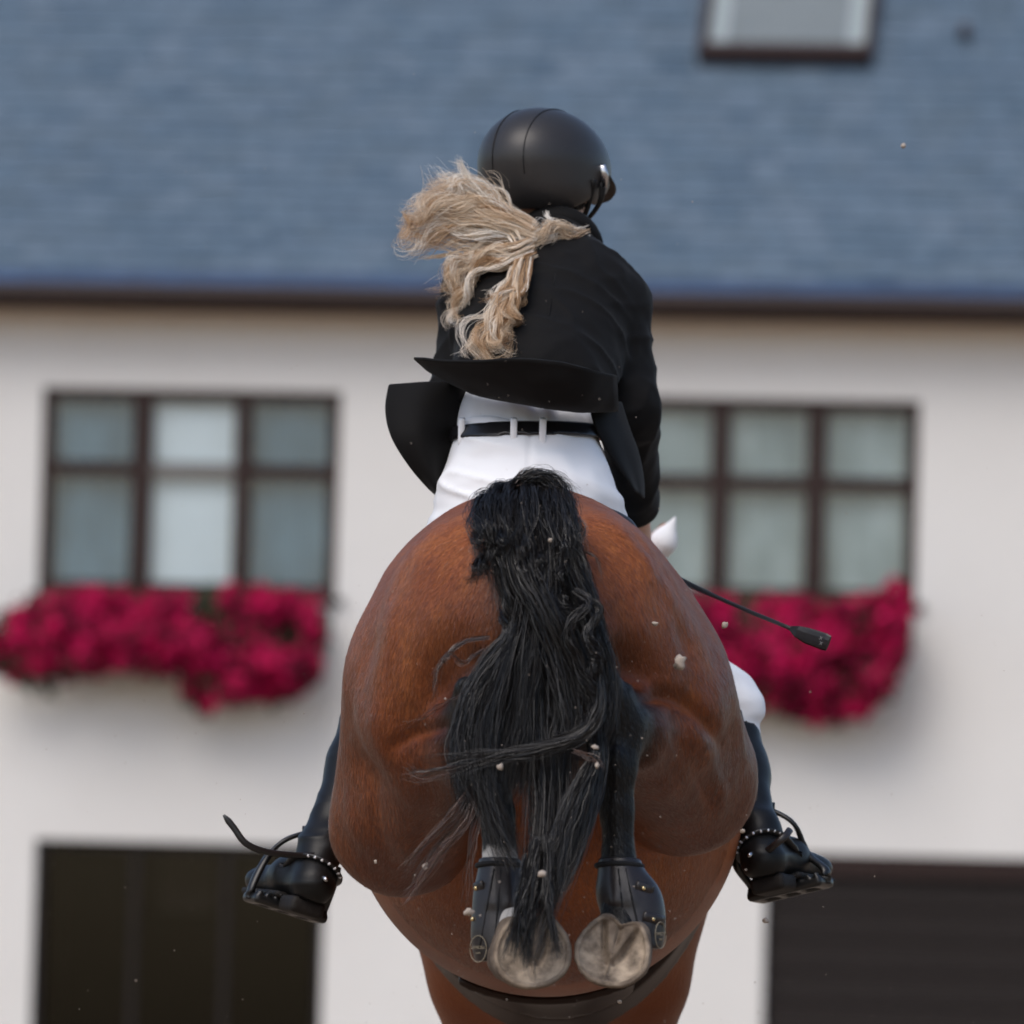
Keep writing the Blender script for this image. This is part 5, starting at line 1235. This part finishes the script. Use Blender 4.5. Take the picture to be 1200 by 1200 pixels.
PL = [
 lk([(692, 268, 1.37), (672, 274, 1.33), (652, 268, 1.31), (636, 273, y), (610, 280, y)], 110, [7, 9, 9, 11, 12], [.015, .015], curl=(3, 1.5), frizz=2.4, clump=.5, st=.45),
 lk([(628, 272, y), (590, 252, y), (560, 232, y), (530, 222, y), (503, 217, y)], 240, [11, 14, 16, 14, 12], [.02, .03], curl=(3, 1.5), frizz=2.0),
 lk([(630, 280, y), (590, 268, y), (550, 250, y), (510, 250, y), (480, 262, y)], 280, [13, 16, 18, 18, 14], [.02, .03], curl=(4, 1.6), frizz=2.2),
 lk([(630, 284, y), (592, 282, y), (552, 274, y), (512, 272, y), (478, 284, y)], 240, [12, 14, 14, 14, 10], [.02, .03], curl=(4, 1.6), frizz=2.0),
 lk([(628, 276, y), (600, 262, y), (570, 245, y), (545, 240, y), (505, 236, y), (488, 250, y)], 200, [10, 12, 14, 16, 14], [.02, .03], curl=(4, 2), frizz=2.2),
 lk([(628, 290, y), (600, 300, y), (572, 300, y), (548, 312, y), (535, 335, y), (524, 352, y)], 130, [12, 12, 10, 12, 10], [.02, .02], curl=(4, 2), frizz=1.6, clump=.75),
 lk([(625, 292, y), (592, 308, y), (560, 318, y), (545, 345, y), (533, 368, y), (538, 382, y)], 80, [9, 8, 6, 5, 3], [.02, .02], curl=(4, 2), frizz=1.4, clump=.8, ln=(.85, 1.05)),
 lk([(622, 285, y), (608, 318, y), (598, 345, y), (580, 374, y), (564, 398, y), (560, 418, y)], 200, [10, 10, 11, 10, 6], [.02, .02], curl=(4, 2), frizz=1.4, clump=.7, ln=(.88, 1.05)),
 lk([(618, 300, y), (610, 330, y), (600, 362, y), (590, 384, y), (580, 397, y), (588, 404, y), (602, 398, y)], 80, [7, 7, 7, 5, 3], [.02, .02], curl=(5, 2), frizz=1.4, clump=.75),
 lk([(620, 300, y), (615, 335, y), (602, 345, y), (578, 356, y), (560, 352, y)], 60, [6, 5, 4, 4], [.02, .02], curl=(3, 1.5), frizz=1, clump=.8),
 lk([(616, 310, y), (608, 340, y), (600, 362, y), (598, 375, y), (602, 366, y)], 80, [8, 7, 6, 5], [.02, .02], curl=(5, 2), frizz=1, clump=.8),
 lk([(610, 290, y), (595, 270, y), (570, 285, y), (555, 300, y), (590, 298, y), (612, 302, y)], 90, [6, 8, 8, 6], [.02, .02], curl=(2, 1), frizz=1.4, clump=.7),
 lk([(592, 255, y), (596, 240, y), (588, 230, y), (572, 228, y), (566, 232, y)], 24, [3, 3, 2], [.01, .01], curl=(1, 1), frizz=.8, clump=.7),
 lk([(600, 262, y), (580, 238, y), (560, 212, y), (545, 195, y), (536, 183, y)], 26, [3, 5, 6, 6], [.01, .02], curl=(2, 1), frizz=1.6, clump=.6),
 lk([(575, 245, y), (545, 215, y), (530, 225, y), (500, 222, y)], 40, [6, 10, 12, 12], [.02, .02], curl=(4, 1.5), frizz=3, clump=.2),
 lk([(560, 290, y), (540, 292, y), (510, 299, y), (480, 300, y)], 20, [2, 2, 2], [.01, .01], curl=(1, 1), frizz=.8, clump=.8),
 lk([(560, 300, y), (545, 310, y), (525, 322, y), (512, 315, y)], 40, [6, 12, 16], [.02, .02], curl=(5, 2), frizz=3, clump=.2),
 lk([(540, 255, y), (500, 262, y), (480, 272, y), (470, 268, y)], 60, [14, 18, 20], [.02, .02], curl=(4, 2), frizz=2.5, clump=.3),
 lk([(655, 268, 1.31), (648, 256, 1.30), (646, 246, 1.30)], 14, [3, 3, 2], [.01, .01], curl=(1, 1), frizz=1, clump=.5),
]
for q_ in PL: q_['w'] = [x * 1.15 for x in q_['w']]; q_['curl'] = (q_['curl'][0] * 1.7, q_['curl'][1] * 1.2); q_['frizz'] *= 1.4; q_['clump'] = min(.85, q_.get('clump', .6) * 1.2)
for q_ in PL:
    q_['path'] = [(a_, b_, min(c_, front_of(JT, a_, b_, .7, 2.2)[1] - .035) if (b_ > 285 and a_ > 520 and JT.sample(np.array([front_of(JT, a_, b_, .7, 2.2)]))[0] < .01) else c_) for a_, b_, c_ in q_['path']]
    q_['per'] = 30; q_['drift'] = 9; q_['ln'] = (.62, 1.06) if q_['path'][-1][1] < 300 else q_.get('ln', (.75, 1.05)); q_['tone'] = .12 if q_['path'][-1][1] < 300 else -.05
rp2 = np.random.default_rng(5)
for k in range(16):                                            # loose flyaways
    x, yy = rp2.uniform(480, 600), rp2.uniform(215, 300); PL.append(dict(path=[(615, 275, y), ((615 + x) / 2, (275 + yy) / 2 + rp2.normal(0, 10), y), (x, yy + rp2.normal(0, 14), y), (x - 22 + rp2.normal(0, 10), yy + rp2.normal(0, 22), y)], n=4, w=[4, 7, 9], d=[.02, .03], curl=(4, 1.2), frizz=3, clump=.3, tone=.25))
V, F, TONE = strands(PL, 28, 9, .0005, mult=2.3)
mh_ = fast_mesh('hair_strands', V, F); set_attr(mh_, 'tone', TONE)
o = link('hair_strands', mh_, M_blond); o.parent = pony; o.matrix_parent_inverse = Matrix.Translation(-Vector(P(640, 275, 1.34))); tag(o, kind='stuff')

# ------------------------------------------------------------------ sand thrown up in the air
M_clod = mat('sand_clod', (0.40, 0.34, 0.29), 0.95, 0.1, noise=(120, (0.38, 0.32, 0.27), 0.5))
def clod(p, r, seed):
    bm = bmesh.new(); bmesh.ops.create_icosphere(bm, subdivisions=2, radius=1.0); rr = np.random.default_rng(seed); sc_ = r * rr.uniform(.7, 1.25, 3)
    for v in bm.verts:
        k = 1 + .65 * vnoise(np.array([[v.co.x * 1.7, v.co.y * 1.7, v.co.z * 1.7]]) + seed, seed)[0]; v.co = Vector((v.co.x * sc_[0] * k, v.co.y * sc_[1] * k, v.co.z * sc_[2] * k))
    me = bpy.data.meshes.new('sand_clod'); bm.to_mesh(me); bm.free(); o = link('sand_clod', me, M_clod); o.location = p
    me.polygons.foreach_set('use_smooth', np.ones(len(me.polygons), dtype=bool)); return o
for i, (px, py, Y, r, lab) in enumerate((
    (796, 776, -.05, 6.5, 'largest pale clod in the air against the right buttock'), (768, 731, -.05, 3, 'small clod in the air above the largest one on the right buttock'),
    (849, 732, .3, 3.6, 'clod in the air before the flowers right of the horse'), (697, 876, -.3, 3.6, 'clod before the black right hock'), (700, 897, -.3, 3.4, 'clod just below the one at the right hock'),
    (586, 899, -.3, 3.6, 'clod before the lock of tail hair swept to the left'), (635, 1024, -.35, 4, 'flat pale clod before the lower tail'), (550, 1069, -.2, 5.5, 'pinkish clod in the air left of the left fetlock boot'),
    (1058, 171, 1.5, 3.2, 'lone clod in the air against the blue roof'), (498, 1015, -.1, 4, 'clod before the lower left thigh'), (870, 974, -.05, 2.6, 'clod at the lower right thigh'),
    (897, 1079, .8, 3.2, 'clod in the air below the right stirrup'), (645, 633, -.25, 2.4, 'clod before the bushy top of the tail'), (440, 1010, .2, 2.6, 'tiny clod before the left stifle'), (726, 1174, .6, 3.5, 'clod under the right hoof'))):
    o = clod(P(px, py, Y), S(r, Y), 40 + i); tag(o, lab, 'clod', 'clods of sand in the air')
rr = np.random.default_rng(77); Vd, Fd = [], []
for k in range(260):
    px, py = rr.uniform(20, 1180), rr.beta(3, 1.1) * 1200
    if rr.random() < .55: px = rr.normal(640, 130)
    Y = rr.uniform(-.5, .6) if 400 < px < 880 else rr.uniform(-.5, 2.5)
    if 400 < px < 880: Y = rr.uniform(-.6, -.2)
    c = P(px, py, Y); s = S(rr.choice([.5, .6, .8, 1.0, 1.5], p=[.4, .3, .17, .1, .03]), Y); i = len(Vd)
    Vd += [c + s * np.array(q) * rr.uniform(.7, 1.3) for q in ((1, 0, 0), (-1, 0, 0), (0, 1, 0), (0, -1, 0), (0, 0, 1), (0, 0, -1))]
    Fd += [(i + a, i + b, i + c_) for a, b, c_ in ((0, 2, 4), (2, 1, 4), (1, 3, 4), (3, 0, 4), (2, 0, 5), (1, 2, 5), (3, 1, 5), (0, 3, 5))]
o = link('flying_sand', fast_mesh('flying_sand', np.array(Vd), np.array(Fd)), M_clod); tag(o, 'fine grains of sand sprayed through the air around the horse', 'sand', kind='stuff')
